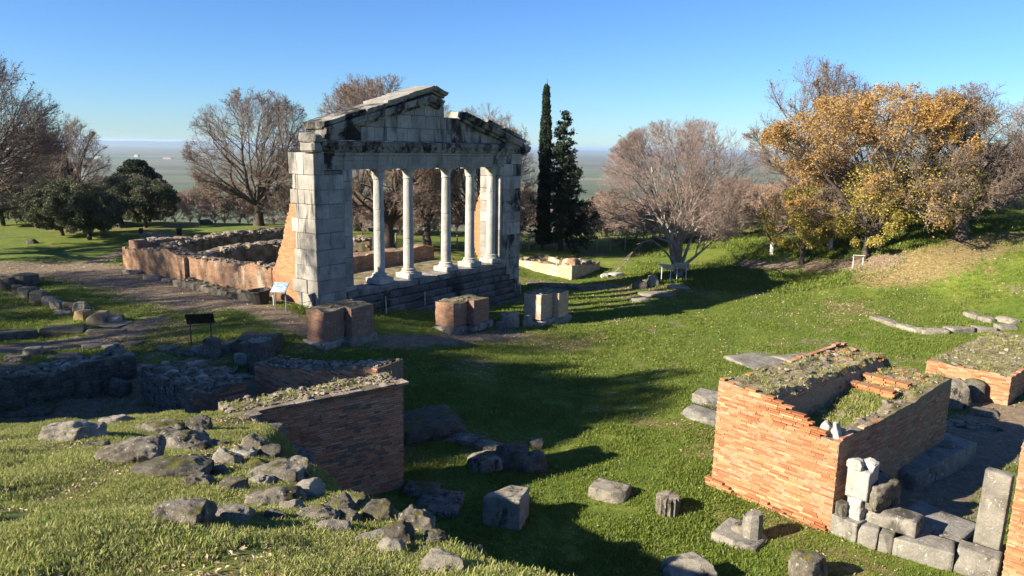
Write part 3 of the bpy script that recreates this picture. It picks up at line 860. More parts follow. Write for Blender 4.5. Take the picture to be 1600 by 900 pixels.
# columns, and pilasters against the piers
def capital(h, r, leaves, half=False):
    m = MB()
    prof = [(r * .98, 0), (r * 1.10, .02), (r * 1.10, .05), (r * 1.0, .07), (r * 1.03, h * .4), (r * 1.18, h * .66), (r * 1.48, h * .86), (r * 1.62, h * .88)]
    V, Q, T3 = lathe(prof, 20); m.add(V, Q, T3)
    n = 8; a = r * 1.62
    ring = []
    for k in range(4):                       # concave abacus
        for t_ in np.linspace(0, 1, n, endpoint=False):
            c0 = np.array([(1, 1), (-1, 1), (-1, -1), (1, -1)][k]) * a; c1 = np.array([(-1, 1), (-1, -1), (1, -1), (1, 1)][k]) * a
            q = c0 + (c1 - c0) * t_
            q = q * (1 - .16 * math.sin(math.pi * t_))
            ring.append(q)
    nr = len(ring)
    V = [(x, y, h * .86) for x, y in ring] + [(x * 1.04, y * 1.04, h) for x, y in ring] + [(0, 0, h * .86), (0, 0, h)]
    Q = [(i, (i + 1) % nr, nr + (i + 1) % nr, nr + i) for i in range(nr)]
    T3 = [(2 * nr, (i + 1) % nr, i) for i in range(nr)] + [(2 * nr + 1, nr + i, nr + (i + 1) % nr) for i in range(nr)]
    m.add(V, Q, T3)
    if leaves:
        for row, (zb, hl, ro, off) in enumerate([(.06, h * .42, 1.05, 0), (.06, h * .68, 1.1, .5)]):
            for k in range(8):
                an = (k + off) * math.pi / 4
                ca_, sa_ = math.cos(an), math.sin(an)
                V = []
                for j, tt in enumerate(np.linspace(0, 1, 6)):
                    rad = r * (ro + .10 * tt + .42 * max(0, tt - .62)); zz = zb + hl * (tt - .35 * max(0, tt - .8))
                    wd = r * .36 * (1 - .55 * tt ** 2)
                    for s, dp in ((-1, -.02), (0, .03), (1, -.02)):
                        V.append((ca_ * (rad + dp) - sa_ * wd * s, sa_ * (rad + dp) + ca_ * wd * s, zz))
                Q = [(j * 3 + s, j * 3 + s + 1, j * 3 + s + 4, j * 3 + s + 3) for j in range(5) for s in range(2)]
                m.add(V, Q)
    return m.mesh('capital', True)
COLX = [2.08 + d for d in (1.68, 3.46, 6.0, 7.78)]
ENG = 11.56
CAPH, CR_ = .46, .235
cap_leafy, cap_plain = capital(CAPH, CR_ * .88, True), capital(CAPH, CR_ * .88, False)
def shaft_mesh(h, r):
    prof = [(r * 1.02, 0)] + [(r * (1 - .14 * t_ ** 1.6), h * t_) for t_ in np.linspace(.02, .985, 14)] + [(r * .93, h * .985), (r * .93, h)]
    V, Q, T3 = lathe(prof, 16)
    V = np.array(V); an = np.arctan2(V[:, 1], V[:, 0])
    return mesh_np('shaft', V, Q, T3, True)
bprof = [(.335, .24), (.36, .26), (.36, .31), (.30, .34), (.285, .37), (.315, .39), (.315, .43), (.25, .455), (.245, .47)]
def column(x, leafy, y=.48):
    c = empty('column', (x, y, STY), 0, T)
    V, Q, T3 = lathe(bprof, 24); m = MB(); m.add(V, Q, T3)
    V, Q, T3 = chamfer_block(.86, .86, .26, .03, .01, sd_()); m.add(V, Q, T3)
    obj('base', m.mesh('base'), M['column'], c)
    top = ARCH0 - STY
    hs_ = top - .47 - CAPH; cuts_ = [0] + sorted(rg.uniform(.18, .82, 2)) + [1]
    for a_, b_ in zip(cuts_[:-1], cuts_[1:]):             # drums, joints just open
        pr = [(CR_ * (1 - .14 * a_ ** 1.6) * .985, 0)] + [(CR_ * (1 - .14 * t_ ** 1.6), hs_ * (t_ - a_)) for t_ in np.linspace(a_ + .006, b_ - .006, 9)] + [(CR_ * (1 - .14 * b_ ** 1.6) * .985, hs_ * (b_ - a_) - .004)]
        V, Q, T3 = lathe(pr, 20); V = np.array(V); an_ = np.arctan2(V[:, 1], V[:, 0])
        V[:, :2] *= (1 - .05 * np.clip(vnoise(an_ * 2.5, V[:, 2] + a_ * 9, .22, 5 + int(x * 10)) - .72, 0, 1) * 3)[:, None]
        obj('shaft_drum', mesh_np('shaft_drum', V, Q, T3, True), M['column'], c, (rg.normal(0, .004), rg.normal(0, .004), .47 + hs_ * a_))
    obj('capital', cap_leafy if leafy else cap_plain, M['column'], c, (0, 0, top - CAPH))
for i, x in enumerate(COLX): column(x, i in (0, 3))
column(ENG, True)
def pilaster(x0, x1, y0, y1, zb):
    c = empty('pilaster', (0, 0, 0), 0, T)
    tblock('base', x0 - .07, x1 + .10, y0 - .06, y1, zb, zb + .22, c, 'temple', .004, .04)
    z = zb + .22
    while z < ARCH0 - CAPH - .02:
        h = min(rg.uniform(.8, 1.6), ARCH0 - CAPH - z)
        tblock('shaft', x0, x1, y0, y1, z, z + h, c, 'temple', .006, .015, .004); z += h
    tblock('capital', x0 - .02, x1 + .05, y0 - .03, y1, ARCH0 - CAPH, ARCH0, c, 'temple', .004, .03)
pilaster(1.46, 1.90, .02, .72, STY)
pilaster(11.72, 11.92, .04, .80, STY)

# entablature
def profile_bar(prof, x0, x1, jit=.006, seed=0, res=.3):
    """a moulded bar: prof is a closed (y, z) outline, swept along x with small losses"""
    rr = np.random.default_rng(seed)
    n = max(2, int((x1 - x0) / res)); k = len(prof)
    V = []
    for i in range(n + 1):
        x = x0 + (x1 - x0) * i / n
        for (y, z) in prof: V.append((x + rr.uniform(-jit, jit) * (0 < i < n), y + rr.uniform(-jit, jit), z + rr.uniform(-jit, jit) * .6))
    Q = [(i * k + j, i * k + (j + 1) % k, (i + 1) * k + (j + 1) % k, (i + 1) * k + j) for i in range(n) for j in range(k)]
    c0 = len(V); V.append(np.mean(V[:k], 0)); V.append(np.mean(V[n * k:n * k + k], 0))
    T3 = [(c0, (j + 1) % k, j) for j in range(k)] + [(c0 + 1, n * k + j, n * k + (j + 1) % k) for j in range(k)]
    return mesh_np('moulding', V, Q, T3)
ar = empty('architrave', (0, 0, 0), 0, T)
AP = [(.70, ARCH0), (.10, ARCH0), (.10, 5.56), (.07, 5.565), (.07, 5.76), (.04, 5.765), (.04, 5.93), (-.02, 5.97), (-.02, ARCH1), (.70, ARCH1)]
AP = AP[::-1]
joints = [.52, 1.55, 2.55, 3.35, 4.2, 5.13, 6.3, 7.67, 8.6, 9.45, 10.4, 11.13, 12.6]
for i, (a, b) in enumerate(zip(joints[:-1], joints[1:])):
    o = obj('architrave_block', profile_bar(AP, a + .008, b - .008, .006, 40 + i), M['temple_dark' if i in (0, 11) else 'temple'], ar)
co = empty('cornice', (0, 0, 0), 0, T)
edges = [.28, 1.3, 2.5, 3.4, 4.6, 5.9, 7.1, 8.4, 9.6, 10.7, 12.0, 13.3]
for i, (a, b) in enumerate(zip(edges[:-1], edges[1:])):
    q = rg.uniform(0, .14)
    CP = [(.9, 6.075), (-.02, 6.075), (-.06, 6.15), (-.10 + q * .3, 6.17), (-.13 + q * .5, 6.30), (-.24 + q, 6.33), (-.28 + q, 6.46), (-.20 + q, 6.52), (.9, 6.54)]
    cb = obj('cornice_block', profile_bar(CP[::-1], a + .008, b - .008, .016, 80 + i, .16), M['temple_dark'], co)
    x = a + .12
    while x < b - .1:                    # worn modillions under the cornice
        if rg.random() < .8:
            V, Q, T3 = chamfer_block(rg.uniform(.12, .18), .16, rg.uniform(.10, .14), .04, .02, sd_())
            V = np.array(V) + np.array([x, -.12 + q * .4, 6.185])
            obj('modillion', mesh_np('modillion', V, Q, T3), M['temple_dark'], co)
        x += .34
tblock('corner_block', -.22, .28, -.25, .55, 6.075, 6.50, co, 'temple', .01, .06, .03)
obj('corner_block', worn_mesh(.62, .75, .34, 77, 8, .3, .12, 3), M['temple_dark'], co, (.05, .1, 6.47), rot=(.05, -.1, .05))
tblock('corner_block', 13.3, 13.75, -.28, .9, 6.075, 6.42, co, 'temple_dark', .01, .06, .03)
# gable wall
ty = empty('gable_wall', (0, 0, 0), 0, T)
def gable_course(z0, z1, xa, xb, widths, mats):
    x = xa; i = 0
    while x < xb - .05:
        w_ = min(widths[i % len(widths)] * rg.uniform(.85, 1.15), xb - x)
        if xb - x - w_ < .3: w_ = xb - x
        tblock('stone_block', x, x + w_, .12, .75, z0, z1, ty, mats(x), .010, .015, .006)
        x += w_; i += 1
gable_course(6.54, 7.10, .9, 7.72, [.95, .8, 1.25, 1.1, .7], lambda x: 'temple_dark' if x < 2.0 else 'temple')
gable_course(6.54, 7.10, 7.72, 12.2, [.55, .7, .65, .7], lambda x: 'temple_dark' if x < 9.6 or x > 11 else 'temple')
gable_course(7.10, 7.66, 2.6, 7.72, [1.1, .75, 1.0, .9], lambda x: 'temple')
gable_course(7.10, 7.66, 7.72, 10.6, [.6, .8, .7], lambda x: 'temple_dark')
gable_course(7.66, 8.12, 4.2, 7.55, [.9, .6, .75], lambda x: 'temple')
gable_course(8.12, 8.36, 5.5, 7.1, [1.6], lambda x: 'temple')
# raking cornices
rk = empty('raking_cornice', (0, 0, 0), 0, T)
def rake(x0, x1, zt0, zt1, th, ya, yb, mat, seed, amp=.05, over=0.0):
    L = math.hypot(x1 - x0, zt1 - zt0); an = math.atan2(zt1 - zt0, x1 - x0)
    pr = [(yb, -th), (ya + .22, -th), (ya + .20, -th * .72), (ya + .06, -th * .62), (ya + .03, -th * .3), (ya, -th * .24), (ya, 0), (yb, 0)]
    me = profile_bar(pr[::-1], 0, L, .022, seed, .14)
    obj('raking_block', me, M[mat], rk, (x0, 0, zt0), rot=(0, -an, 0))
sl = .268
xs_ = [.45, 1.45, 2.55, 3.45, 4.4, 5.4, 6.35]
for i, (a, b) in enumerate(zip(xs_[:-1], xs_[1:])):                     # lower layer
    dz = rg.uniform(-.02, .02)
    rake(a + .01, b - .01, 6.87 + sl * a + dz, 6.87 + sl * b + dz, .40, -.30 + rg.uniform(0, .08), .95, 'temple_dark', 200 + i)
for i, (a, b, d) in enumerate([(.35, 1.35, -.03), (1.37, 2.4, .0), (2.42, 3.5, -.02), (3.52, 4.8, .07), (4.82, 6.38, .10)]):   # the sima above it
    rake(a, b, 7.13 + sl * a + d, 7.13 + sl * b + d, .25, -.42 + rg.uniform(0, .10) + (.1 if i < 2 else 0), 1.05, 'temple_dark' if i < 3 else 'temple', 230 + i)
rake(6.4, 7.25, 7.23 + sl * 6.38, 7.23 + sl * 6.38 - .23, .26, -.40, 1.0, 'temple_dark', 250)
rake(6.38, 7.15, 6.86 + sl * 6.35, 6.86 + sl * 6.35 - .21, .40, -.28, .95, 'temple_dark', 251)
s2 = -.272
for i, (a, b, d) in enumerate([(8.62, 9.8, 0), (9.82, 10.9, -.03), (10.92, 12.1, .02), (12.12, 13.2, -.03), (13.22, 14.0, -.08)]):
    rake(a, b, 7.98 + s2 * (a - 8.5) + d, 7.98 + s2 * (b - 8.5) + d, .42, -.34 + rg.uniform(0, .12), .95, 'temple_dark', 260 + i)
for i, (a, b, d) in enumerate([(10.3, 11.4, .0), (11.6, 13.0, .05), (13.05, 13.5, -.06)]):
    rake(a, b, 8.16 + s2 * (a - 8.5) + d, 8.16 + s2 * (b - 8.5) + d, .20, -.28, .6, 'temple_dark', 280 + i)

# steps: slabs row by row
st = empty('stairway', (0, 0, 0), 0, T)
for i in range(7):
    zt = STY - .28 * i
    y0 = -.06 - .19 * i
    x = 1.50 + rg.uniform(0, .05)
    while x < 12.0:
        w_ = rg.uniform(1.1, 1.9)
        if 12.0 - x - w_ < .5: w_ = 12.05 - x
        yb = 1.0 if i == 0 else y0 + .45
        tblock('step_slab', x, x + w_, y0 + rg.uniform(-.02, .02), yb, zt - .28, zt, st, 'marble' if i == 0 else 'step', .012, .03, .012)
        x += w_
m = MB(); m.box((6.75, .45, -.75), (5.2, .42, 1.0)); obj('stair_core', m.mesh('stair_core'), M['mortar_dark'], st)

# brick stubs that stand up behind the piers
def stub(x0, x1, outline, mat, name='brick_wall'):
    """a ruined wall end: outline in (y, z), stepped course by course"""
    pts = []
    for (y0, z0), (y1, z1) in zip(outline[:-1], outline[1:]):
        n = max(1, int(abs(z1 - z0) / .07))
        for k in range(n):
            t0 = k / n
            y = y0 + (y1 - y0) * t0 + (rg.uniform(-.05, .05) if n > 1 else 0); z = z0 + (z1 - z0) * t0
            pts.append((y, z)); pts.append((y, z0 + (z1 - z0) * (k + 1) / n))
    yb = outline[0][0]
    V, Q = [], []
    for (y, z) in pts:
        V += [(x0, y, z), (x1, y, z), (x0, min(yb, y), z), (x1, min(yb, y), z)]
    n = len(pts)
    for i in range(n - 1):
        a, b = i * 4, (i + 1) * 4
        Q += [(a, b, b + 1, a + 1), (a, a + 2, b + 2, b), (a + 1, b + 1, b + 3, a + 3)]
    return obj(name, mesh_np('stub', V, Q), M[mat], T)
stub(.06, .66, [(.95, 5.0), (1.32, 4.95), (1.5, 4.2), (1.9, 3.2), (2.25, 2.3), (2.65, 1.6), (2.95, 1.2), (2.95, -.4)], 'orange_wall')
stub(12.0, 12.6, [(.5, 5.3), (1.25, 5.25), (1.45, 4.5), (1.75, 3.5), (2.0, 2.7), (2.05, 1.9), (1.95, 1.2), (1.6, .5), (1.6, -.6)], 'orange_wall')
# low brick wall behind the columns and floor edge
def bumpy_top(z, amp, s, seed=3):
    return lambda x, y: z + (float(vnoise(x, y, s, seed)) - .5) * amp + (float(vnoise(x, y, s * .3, seed + 1)) - .5) * amp * .5
obj('brick_wall', core_prism((1.8, 11.8, 4.6, 5.2), -.6, 1, 'low_wall', bumpy_top(.95, .28, 1.2)), M['wall_brick'], T)
m = MB(); m.box((6.7, 3.0, .1), (5.0, 1.7, .25)); obj('floor', m.mesh('monument_floor'), M['turf'], T)

# ------------------------------------------------------------------ side wall of the hall, running back from the left pier
def flank(x0, x1, y0, y1, zf, name, label, cat='wall', mat='wall_brick', top='turf', stones=60, ssize=.14, smat='rubble', group=None, z0=-.8):
    o = empty(name, TO, TRZ); tag(o, label, cat, group)
    me = core_prism((x0, x1, y0, y1), z0, 1, name, zf, .22)
    # a lean and bulge, so that the faces are not flat
    n = len(me.vertices); c = np.empty(n * 3, np.float32); me.vertices.foreach_get('co', c); c = c.reshape(-1, 3)
    c[:, 0] += (vnoise(c[:, 1], c[:, 2], .7, 5) - .5) * .10; c[:, 1] += (vnoise(c[:, 0], c[:, 2], .7, 6) - .5) * .08
    me.vertices.foreach_set('co', c.ravel())
    obj('masonry', me, M[mat], o)
    m = [(rg.uniform(x0, x1), rg.uniform(y0, y1)) for _ in range(stones)]
    rubble(o, [(x, y, zf(x, y)) for x, y in m], ssize, smat, int(y0 * 10))
    return o
flank(0.02, .72, 2.9, 9.0, lambda x, y: 1.42 - .04 * (y - 2.9) + (float(vnoise(x, y, .8, 3)) - .5) * .25, 'ruined_wall', 'dappled orange brick wall low behind the left pier of the monument', stones=90)
flank(-.16, .85, 9.0, 14.6, lambda x, y: 1.22 + .16 * math.sin((y - 9) * .9) + (float(vnoise(x, y, .8, 4)) - .5) * .3, 'ruined_wall', 'thick crumbling far end of the brick side wall, shaded by branch shadows', stones=120)
flank(-.75, -.15, 3.2, 9.0, lambda x, y: .28 + (float(vnoise(x, y, .6, 4)) - .5) * .2, 'stone_footing', 'low pale stone footing along the foot of the brick side wall', 'footing', 'rock_dark', stones=50)
# curved tiers of seats inside the hall
for i, (r0, z, lab) in enumerate([(7.0, .8, 'inner curved rubble seat tier inside the monument'), (8.8, 1.25, 'outer curved rubble seat tier at the back of the monument')]):
    o = empty('seat_tier', TO, TRZ); tag(o, lab, 'ruin', 'curved seat tiers')
    cx, cy = 6.6, 5.6
    th_ = math.degrees(math.acos(min(1, 5.5 / r0))) if r0 > 5.5 else 14; th = np.linspace(R(max(14, th_)), R(180 - max(14, th_)), 40); prof = []
    V, Q = [], []
    for k, a in enumerate(th):
        for rr_, zz in ((r0 - .35, -.8), (r0 - .35, z), (r0 + .45, z + .12), (r0 + .45, -.8)):
            V.append((cx + rr_ * math.cos(a), cy + rr_ * math.sin(a), zz + (rg.uniform(-.08, .08) if zz > 0 else 0)))
    for k in range(39):
        for j in range(3): Q.append((k * 4 + j, k * 4 + j + 1, k * 4 + 5 + j, k * 4 + 4 + j))
    Q += [(0, 1, 2, 3), (156, 157, 158, 159)]
    obj('masonry', mesh_np('tier', V, Q), M['turf'], o)
    sp = []
    for _ in range(300):
        a, rr_ = rg.uniform(th[0], th[-1]), rg.uniform(r0 - .42, r0 + .5)
        sp.append((cx + rr_ * math.cos(a), cy + rr_ * math.sin(a), z + .05 if rr_ > r0 - .33 else rg.uniform(0, z)))
    rubble(o, sp, .22, 'rubble', 60 + i)
o = empty('brick_buttress', TO, TRZ); tag(o, 'pink brick cross wall showing above the side wall, lit end outward', 'wall')
obj('masonry', core_prism((-.1, 2.6, 13.2, 14.0), -.5, 1, 'buttress', bumpy_top(1.5, .2, .6)), M['pedestal_brick'], o)
rubble(o, [(rg.uniform(0, 2.5), rg.uniform(13.2, 14.0), 1.46) for _ in range(40)], .2, 'rock_pale', 9)
# ------------------------------------------------------------------ brick building at the right
rg = np.random.default_rng(21)
A_, B_ = hit(1111, 758), hit(1297, 832)
OZ = -1.62
OANG = math.atan2(B_.y - A_.y, B_.x - A_.x)
OW, OD = math.hypot(B_.x - A_.x, B_.y - A_.y), 6.4
HA, HB = at_depth(1120, 592, A_.y).z - OZ, at_depth(1313, 690, B_.y).z - OZ
OD_O = empty('brick_ruin', (A_.x, A_.y, OZ), OANG)
tag(OD_O, 'large orange brick ruin, sunlit face toward us and a grassy hollow in its top', 'ruin')
def front_top(s):
    return float(np.interp(s, [0, 1.35, 1.45, 1.75, 1.8, 2.1, 2.15, 2.4, 2.45, 2.62, 2.66, OW], [HA, HA - .02, HA - .12, HA - .16, HA - .25, HA - .28, HA - .36, HA - .38, HA - .50, HA - .52, HB + .03, HB]))
brick_face(OD_O, (0, 0), 0, OW, 0, front_top, 'brick', seed=1, limit=300, holes=[(.98, 1.10, HA * .66, HA * .66 + .13), (.5, .58, HA * .8, HA * .8 + .06)])
brick_face(OD_O, (OW, .02), math.pi / 2, OD, 0, lambda s: HB + .0 + .10 * math.sin(s * 1.3) * .4 - .02 * s, 'brick_dark', seed=2, limit=220, miss=.03)
brick_face(OD_O, (-.14, -.09), 0, OW + .1, -.12, lambda s: .18 + (.04 if s < .6 else 0), 'brick', seed=3, limit=60)
brick_face(OD_O, (0, OD), -math.pi / 2, OD, 0, lambda s: HA - .1, 'brick_dark', seed=4, limit=0)
brick_face(OD_O, (1.32, .35), math.pi / 2, 3.2, 1.55, lambda s: HA - .12 - .10 * abs(math.sin(s * 1.7)) - .03 * s, 'brick_dark', seed=5, limit=90)
def odeon_top(x, y):
    n_ = (float(vnoise(x * 1.0, y, .5, 11)) - .5) * .16 + (float(vnoise(x, y, .17, 12)) - .5) * .08
    hol = sstep(1.34, 1.46, x) * (1 - sstep(2.50, 2.62, x)) * sstep(.18, .30, y) * (1 - sstep(3.2, 4.4, y + .3 * math.sin(x * 4)))
    left = HA - .06 - .03 * y
    right = HB - .02 + .12 * sstep(3.5, 5.5, y)
    z = left * (1 - sstep(1.25, 1.40, x)) + right * sstep(1.25, 1.40, x)
    if y < .17: z = min(z, front_top(min(max(x, 0), OW)) - .05); n_ *= .3
    if x > OW - .17: n_ *= .3
    return float(z * (1 - hol) + (1.62 + .1 * y) * hol + n_)
c = obj('core', core_prism((.008, OW - .008, .010, OD - .01), 0, 1, 'brick_ruin_core', odeon_top, .085), M['mortar'], OD_O)
two_mats(c, 'turf')
sp = []
for _ in range(330):
    x, y = rg.uniform(.1, OW - .1), rg.uniform(.12, OD - .1)
    if 1.4 < x < 2.5 and .3 < y < 3.4 and rg.random() < .85: continue
    sp.append((x, y, odeon_top(x, y)))
rubble(OD_O, sp, .085, 'rubble', 31, flat=.5)
sp = [(rg.uniform(.2, 2.6), rg.uniform(4.2, 6.2)) for _ in range(120)]
rubble(OD_O, [(x, y, odeon_top(x, y)) for x, y in sp], .11, 'brick', 32, 'broken_brick', .35)
for i, (x, y, l_, h_) in enumerate([(1.75, 3.9, 1.5, .22), (2.0, 4.7, 1.3, .18)]):      # low brick ridges across the top
    m = MB()
    for k in range(3):
        for j in range(int(l_ / .3)): m.box((x - l_ / 2 + j * .3 + .15 + .05 * (k % 2), y, odeon_top(x, y) + .04 + k * .058), (.14, .14, .027), rg.normal(0, .04), .006)
    obj('brick_ridge', m.mesh('brick_ridge'), M['brick'], OD_O, rot=(0, 0, 0))

# stones of the doorway between the brick ruin and the wall at the frame's edge
DOOR = [((1296, 832), (1336, 849), .50, .46, 'squared grey sill block at the corner of the brick ruin'),
        ((1339, 849), (1368, 859), .45, .42, 'small grey sill block, second from the brick ruin'),
        ((1371, 860), (1392, 867), .45, .40, 'smallest broken sill block with a split corner'),
        ((1393, 867), (1488, 894), .62, .42, 'longest grey sill block in the doorway row'),
        ((1489, 893), (1556, 914), .62, .46, 'end sill block under the upright marble slab')]
for a, b, dp, h, lab in DOOR: lay('sill_block', a, b, dp, h, lab, 'stone block', 'marble', group='doorway sill blocks', rnd=.06, amp=.025)
SILL = OZ + .42
lay('fallen_block', (1326, 806), (1430, 841), .55, .33, 'long fallen marble block lying on the doorway sill', 'stone block', 'marble', z=SILL, rnd=.08, amp=.035, sink=0)
p = at_z(1374, 792, SILL + .33)
tag(obj('round_block', worn_mesh(.86, .70, .56, 41, 18, .30, .10, 2), M['rock'], None, (p.x, p.y + .28, SILL + .32), rz=.5), 'big rough round-shouldered block with holes, on the fallen marble block', 'stone block')
p = at_z(1310, 799, SILL + .02)
V, Q, T3 = lathe([(.13, 0), (.13, .30), (.11, .32)], 16)
V = np.array(V); a_ = np.arctan2(V[:, 1], V[:, 0]); k_ = 1 - .09 * (np.cos(a_ * 8) > 0); V[:, :2] *= k_[:, None]
tag(obj('fluted_fragment', mesh_np('fluted_fragment', V, Q, T3), M['marble'], None, Matrix.Translation(OD_O.location) @ Matrix.Rotation(OANG, 4, 'Z') @ Vector((3.10, .14, .44))), 'small fluted column fragment standing on the corner sill block', 'column fragment')
def stand(name, u, v, zb, w_, d_, h_, lab, mat, seed, rz=OANG, n=12, rnd=.1, amp=.05, cuts=2, cat='stone block', tilt=0):
    p = at_z(u, v, zb)
    return tag(obj(name, worn_mesh(w_, d_, h_, seed, n, rnd, amp, cuts), M[mat], None, (p.x + .1, p.y + d_ * .4, zb - .02), rot=(0, tilt, rz)), lab, cat)
def stand_l(name, x, y, z, w_, d_, h_, lab, mat, seed, tilt=0, **k):
    q = Matrix.Translation(OD_O.location) @ Matrix.Rotation(OANG, 4, 'Z') @ Vector((x, y, z))
    return tag(obj(name, worn_mesh(w_, d_, h_, seed, 12, **k), M[mat], None, q, rot=(0, tilt, OANG)), lab, 'stone block')
stand_l('broken_stone', 3.30, .36, .42, .36, .44, .56, 'jagged broken white stone under the upright jamb block', 'white_stone', 51, rnd=.25, amp=.14, cuts=4)
stand_l('jamb_block', 3.34, .40, .94, .46, .46, .62, 'upright squared white jamb block beside the brick ruin', 'white_stone', 52, rnd=.06, amp=.04, cuts=1)
stand_l('white_chunk', 3.24, .28, 1.54, .32, .28, .20, 'white stone chunk lying on top of the jamb block', 'white_stone', 53, rnd=.25, amp=.12, cuts=4)
stand_l('white_chunk', 3.42, .48, 1.55, .28, .24, .20, 'smaller white chunk leaning behind the one on the jamb block', 'white_stone', 54, .2, rnd=.3, amp=.14, cuts=4)
for i, (x, y, w_, h_, tl, lab) in enumerate([(2.50, .22, .20, .36, .25, 'thin tilted white stone standing on the broken corner of the ruin'), (2.64, .30, .24, .22, -.2, 'pale lump between the upright shards on the ruin corner'), (2.82, .24, .15, .38, -.3, 'second upright white shard on the ruin corner')]):
    q = OD_O.matrix_basis if False else Matrix.Translation(OD_O.location) @ Matrix.Rotation(OANG, 4, 'Z')
    w0 = q @ Vector((x, y, HB - .06))
    tag(obj('stone_shard', worn_mesh(w_, .2, h_, 60 + i, 8, .3, .14, 4), M['white_stone'], None, w0, rot=(0, tl, OANG)), lab, 'stone')
lay('bench_block', (1428, 768), (1524, 718), .85, .52, 'long dark stone block lying in the shade inside the doorway', 'stone block', 'marble', rnd=.07, amp=.03)
p0, p1 = at_z(1524, 849, SILL), at_z(1556, 866, SILL)
L_ = .46
slab = obj('upright_slab', worn_mesh(L_, .24, 1.62, 71, 18, .05, .02, 1), M['marble'], None, (p0.x + .27, p0.y + .03, SILL - .02), rot=(0, .02, OANG))
tag(slab, 'tall upright grey marble slab with white patches by the wall at the frame edge', 'slab')
lay('threshold_slab', (1446, 838), (1500, 812), .9, .06, 'flat paving slab behind the doorway sill', 'slab', 'marble', z=SILL - .12, rnd=.05, amp=.02)
lay('threshold_slab', (1500, 850), (1532, 822), .9, .06, 'flat slab at the foot of the upright marble slab', 'slab', 'marble', z=SILL - .12, rnd=.05, amp=.02, seed=9)

# brick wall at the right edge of the frame, in line with the ruin's face
dirx, diry = math.cos(OANG), math.sin(OANG)
best = min(np.arange(3.5, 9, .01), key=lambda s: abs(project((A_.x + dirx * s, A_.y + diry * s, -.55))[0] - 1571))
EWO = empty('brick_wall', (A_.x + dirx * best, A_.y + diry * best, OZ), OANG)
tag(EWO, 'sunlit orange brick wall cut off by the frame edge beside the upright slab', 'wall')
ETH = at_depth(1584, 690, EWO.location.y).z - OZ
etop = lambda s: ETH + min(.6, s * 1.1)
brick_face(EWO, (0, 0), 0, 3.4, 0, etop, 'brick', seed=8, limit=260, miss=.02)
brick_face(EWO, (0, 1.4), -math.pi / 2, 1.4, 0, lambda s: ETH, 'brick_dark', seed=9, limit=60)
two_mats(obj('core', core_prism((.01, 3.4, .010, 1.4), 0, 1, 'edge_wall_core', lambda x, y: etop(x) - .04, .1), M['mortar'], EWO), 'turf')

# farther brick block with turf on top
C2 = hit(1574, 634)
S2L = 2.55
FB = empty('brick_block', (C2.x - dirx * S2L, C2.y - diry * S2L, C2.z), OANG)
tag(FB, 'low brick block with rubble and dry turf on top, behind the large brick ruin', 'ruin')
H2 = at_depth(1579, 589, C2.y).z - C2.z
brick_face(FB, (0, 0), 0, S2L, 0, lambda s: H2, 'brick', seed=12, limit=120)
brick_face(FB, (S2L, 0), math.pi / 2, 7, 0, lambda s: H2, 'brick_dark', seed=13, limit=120)
ftop = lambda x, y: H2 - .03 + (float(vnoise(x, y, .7, 5)) - .5) * .14 * min(1, max(0, min(x, y, S2L - x) * 5)) + (float(vnoise(x, y, .2, 6)) - .5) * .06
two_mats(obj('core', core_prism((.01, S2L - .01, .010, 7), -.2, 1, 'far_block_core', ftop, .12), M['mortar'], FB), 'turf')
sp = [(rg.uniform(.1, S2L - .1), rg.uniform(.1, 6.8)) for _ in range(150)]
rubble(FB, [(x, y, ftop(x, y)) for x, y in sp], .10, 'rubble', 14)
worn('rough_stone', 1500, 640, 38, 48, 'rough grey stone leaning against the farther brick block', 'stone', 'rock', .8)
worn('rough_stone', 1524, 628, 32, 36, 'dark stone in the gap before the farther brick block', 'stone', 'rock_dark', .8)
for i, (u, v, w_) in enumerate([(1505, 668, 60), (1540, 650, 50), (1480, 690, 50), (1548, 672, 40)]):
    worn('paving_stone', u, v, w_, 8, ['wide paving stone in the gap past the brick ruin', 'pale paving stone before the farther brick block', 'shaded paving stone at the back corner of the brick ruin', 'small paving stone in the shaded lane'][i], 'paving stone', 'rock', .7, rnd=.15, sink=.4, group='paving stones in the lane')
# stones behind and beside the ruin
lay('stone_slab', (1058, 648), (1118, 668), .9, .18, 'grey stone slab against the shaded side of the brick ruin', 'slab', 'marble', rnd=.08)
lay('stone_slab', (1080, 628), (1122, 640), .8, .36, 'higher grey step stone beside the brick ruin', 'slab', 'marble', rnd=.08)
lay('paving_slab', (1206, 590), (1352, 566), 2.6, .12, 'broad sunlit grey paving slab on the lawn behind the brick ruin', 'slab', 'marble', rnd=.03, amp=.01, n=18)
lay('paving_slab', (1258, 575), (1300, 560), 1.5, .15, 'raised edge stone of the paving behind the brick ruin', 'slab', 'rock_pale', rnd=.05, amp=.02)

# sunken stone frame in the lawn
FR = [((1357, 500), (1398, 512), 'left-end rounded kerb slab of the stone rectangle in the lawn'), ((1399, 512), (1440, 523), 'second kerb slab of the stone rectangle, at its near corner'),
      ((1441, 523), (1486, 522), 'thick dark-edged kerb slab on the near side of the stone rectangle'), ((1487, 521), (1526, 520), 'pale middle kerb slab on the near side of the stone rectangle'),
      ((1527, 519), (1560, 518), 'narrow kerb slab on the near side of the stone rectangle'), ((1561, 517), (1596, 515), 'last kerb slab on the near side of the stone rectangle'),
      ((1503, 493), (1524, 499), 'thin kerb slab on the far side of the stone rectangle'), ((1526, 500), (1548, 505), 'middle thin slab on the far side of the stone rectangle'), ((1552, 500), (1578, 507), 'outer thin slab on the far side of the stone rectangle')]
for a, b, lab in FR: lay('kerb_slab', a, b, .55, .22, lab, 'kerb slab', 'rock_pale', group='slabs of the stone rectangle', rnd=.08, amp=.05, n=8)

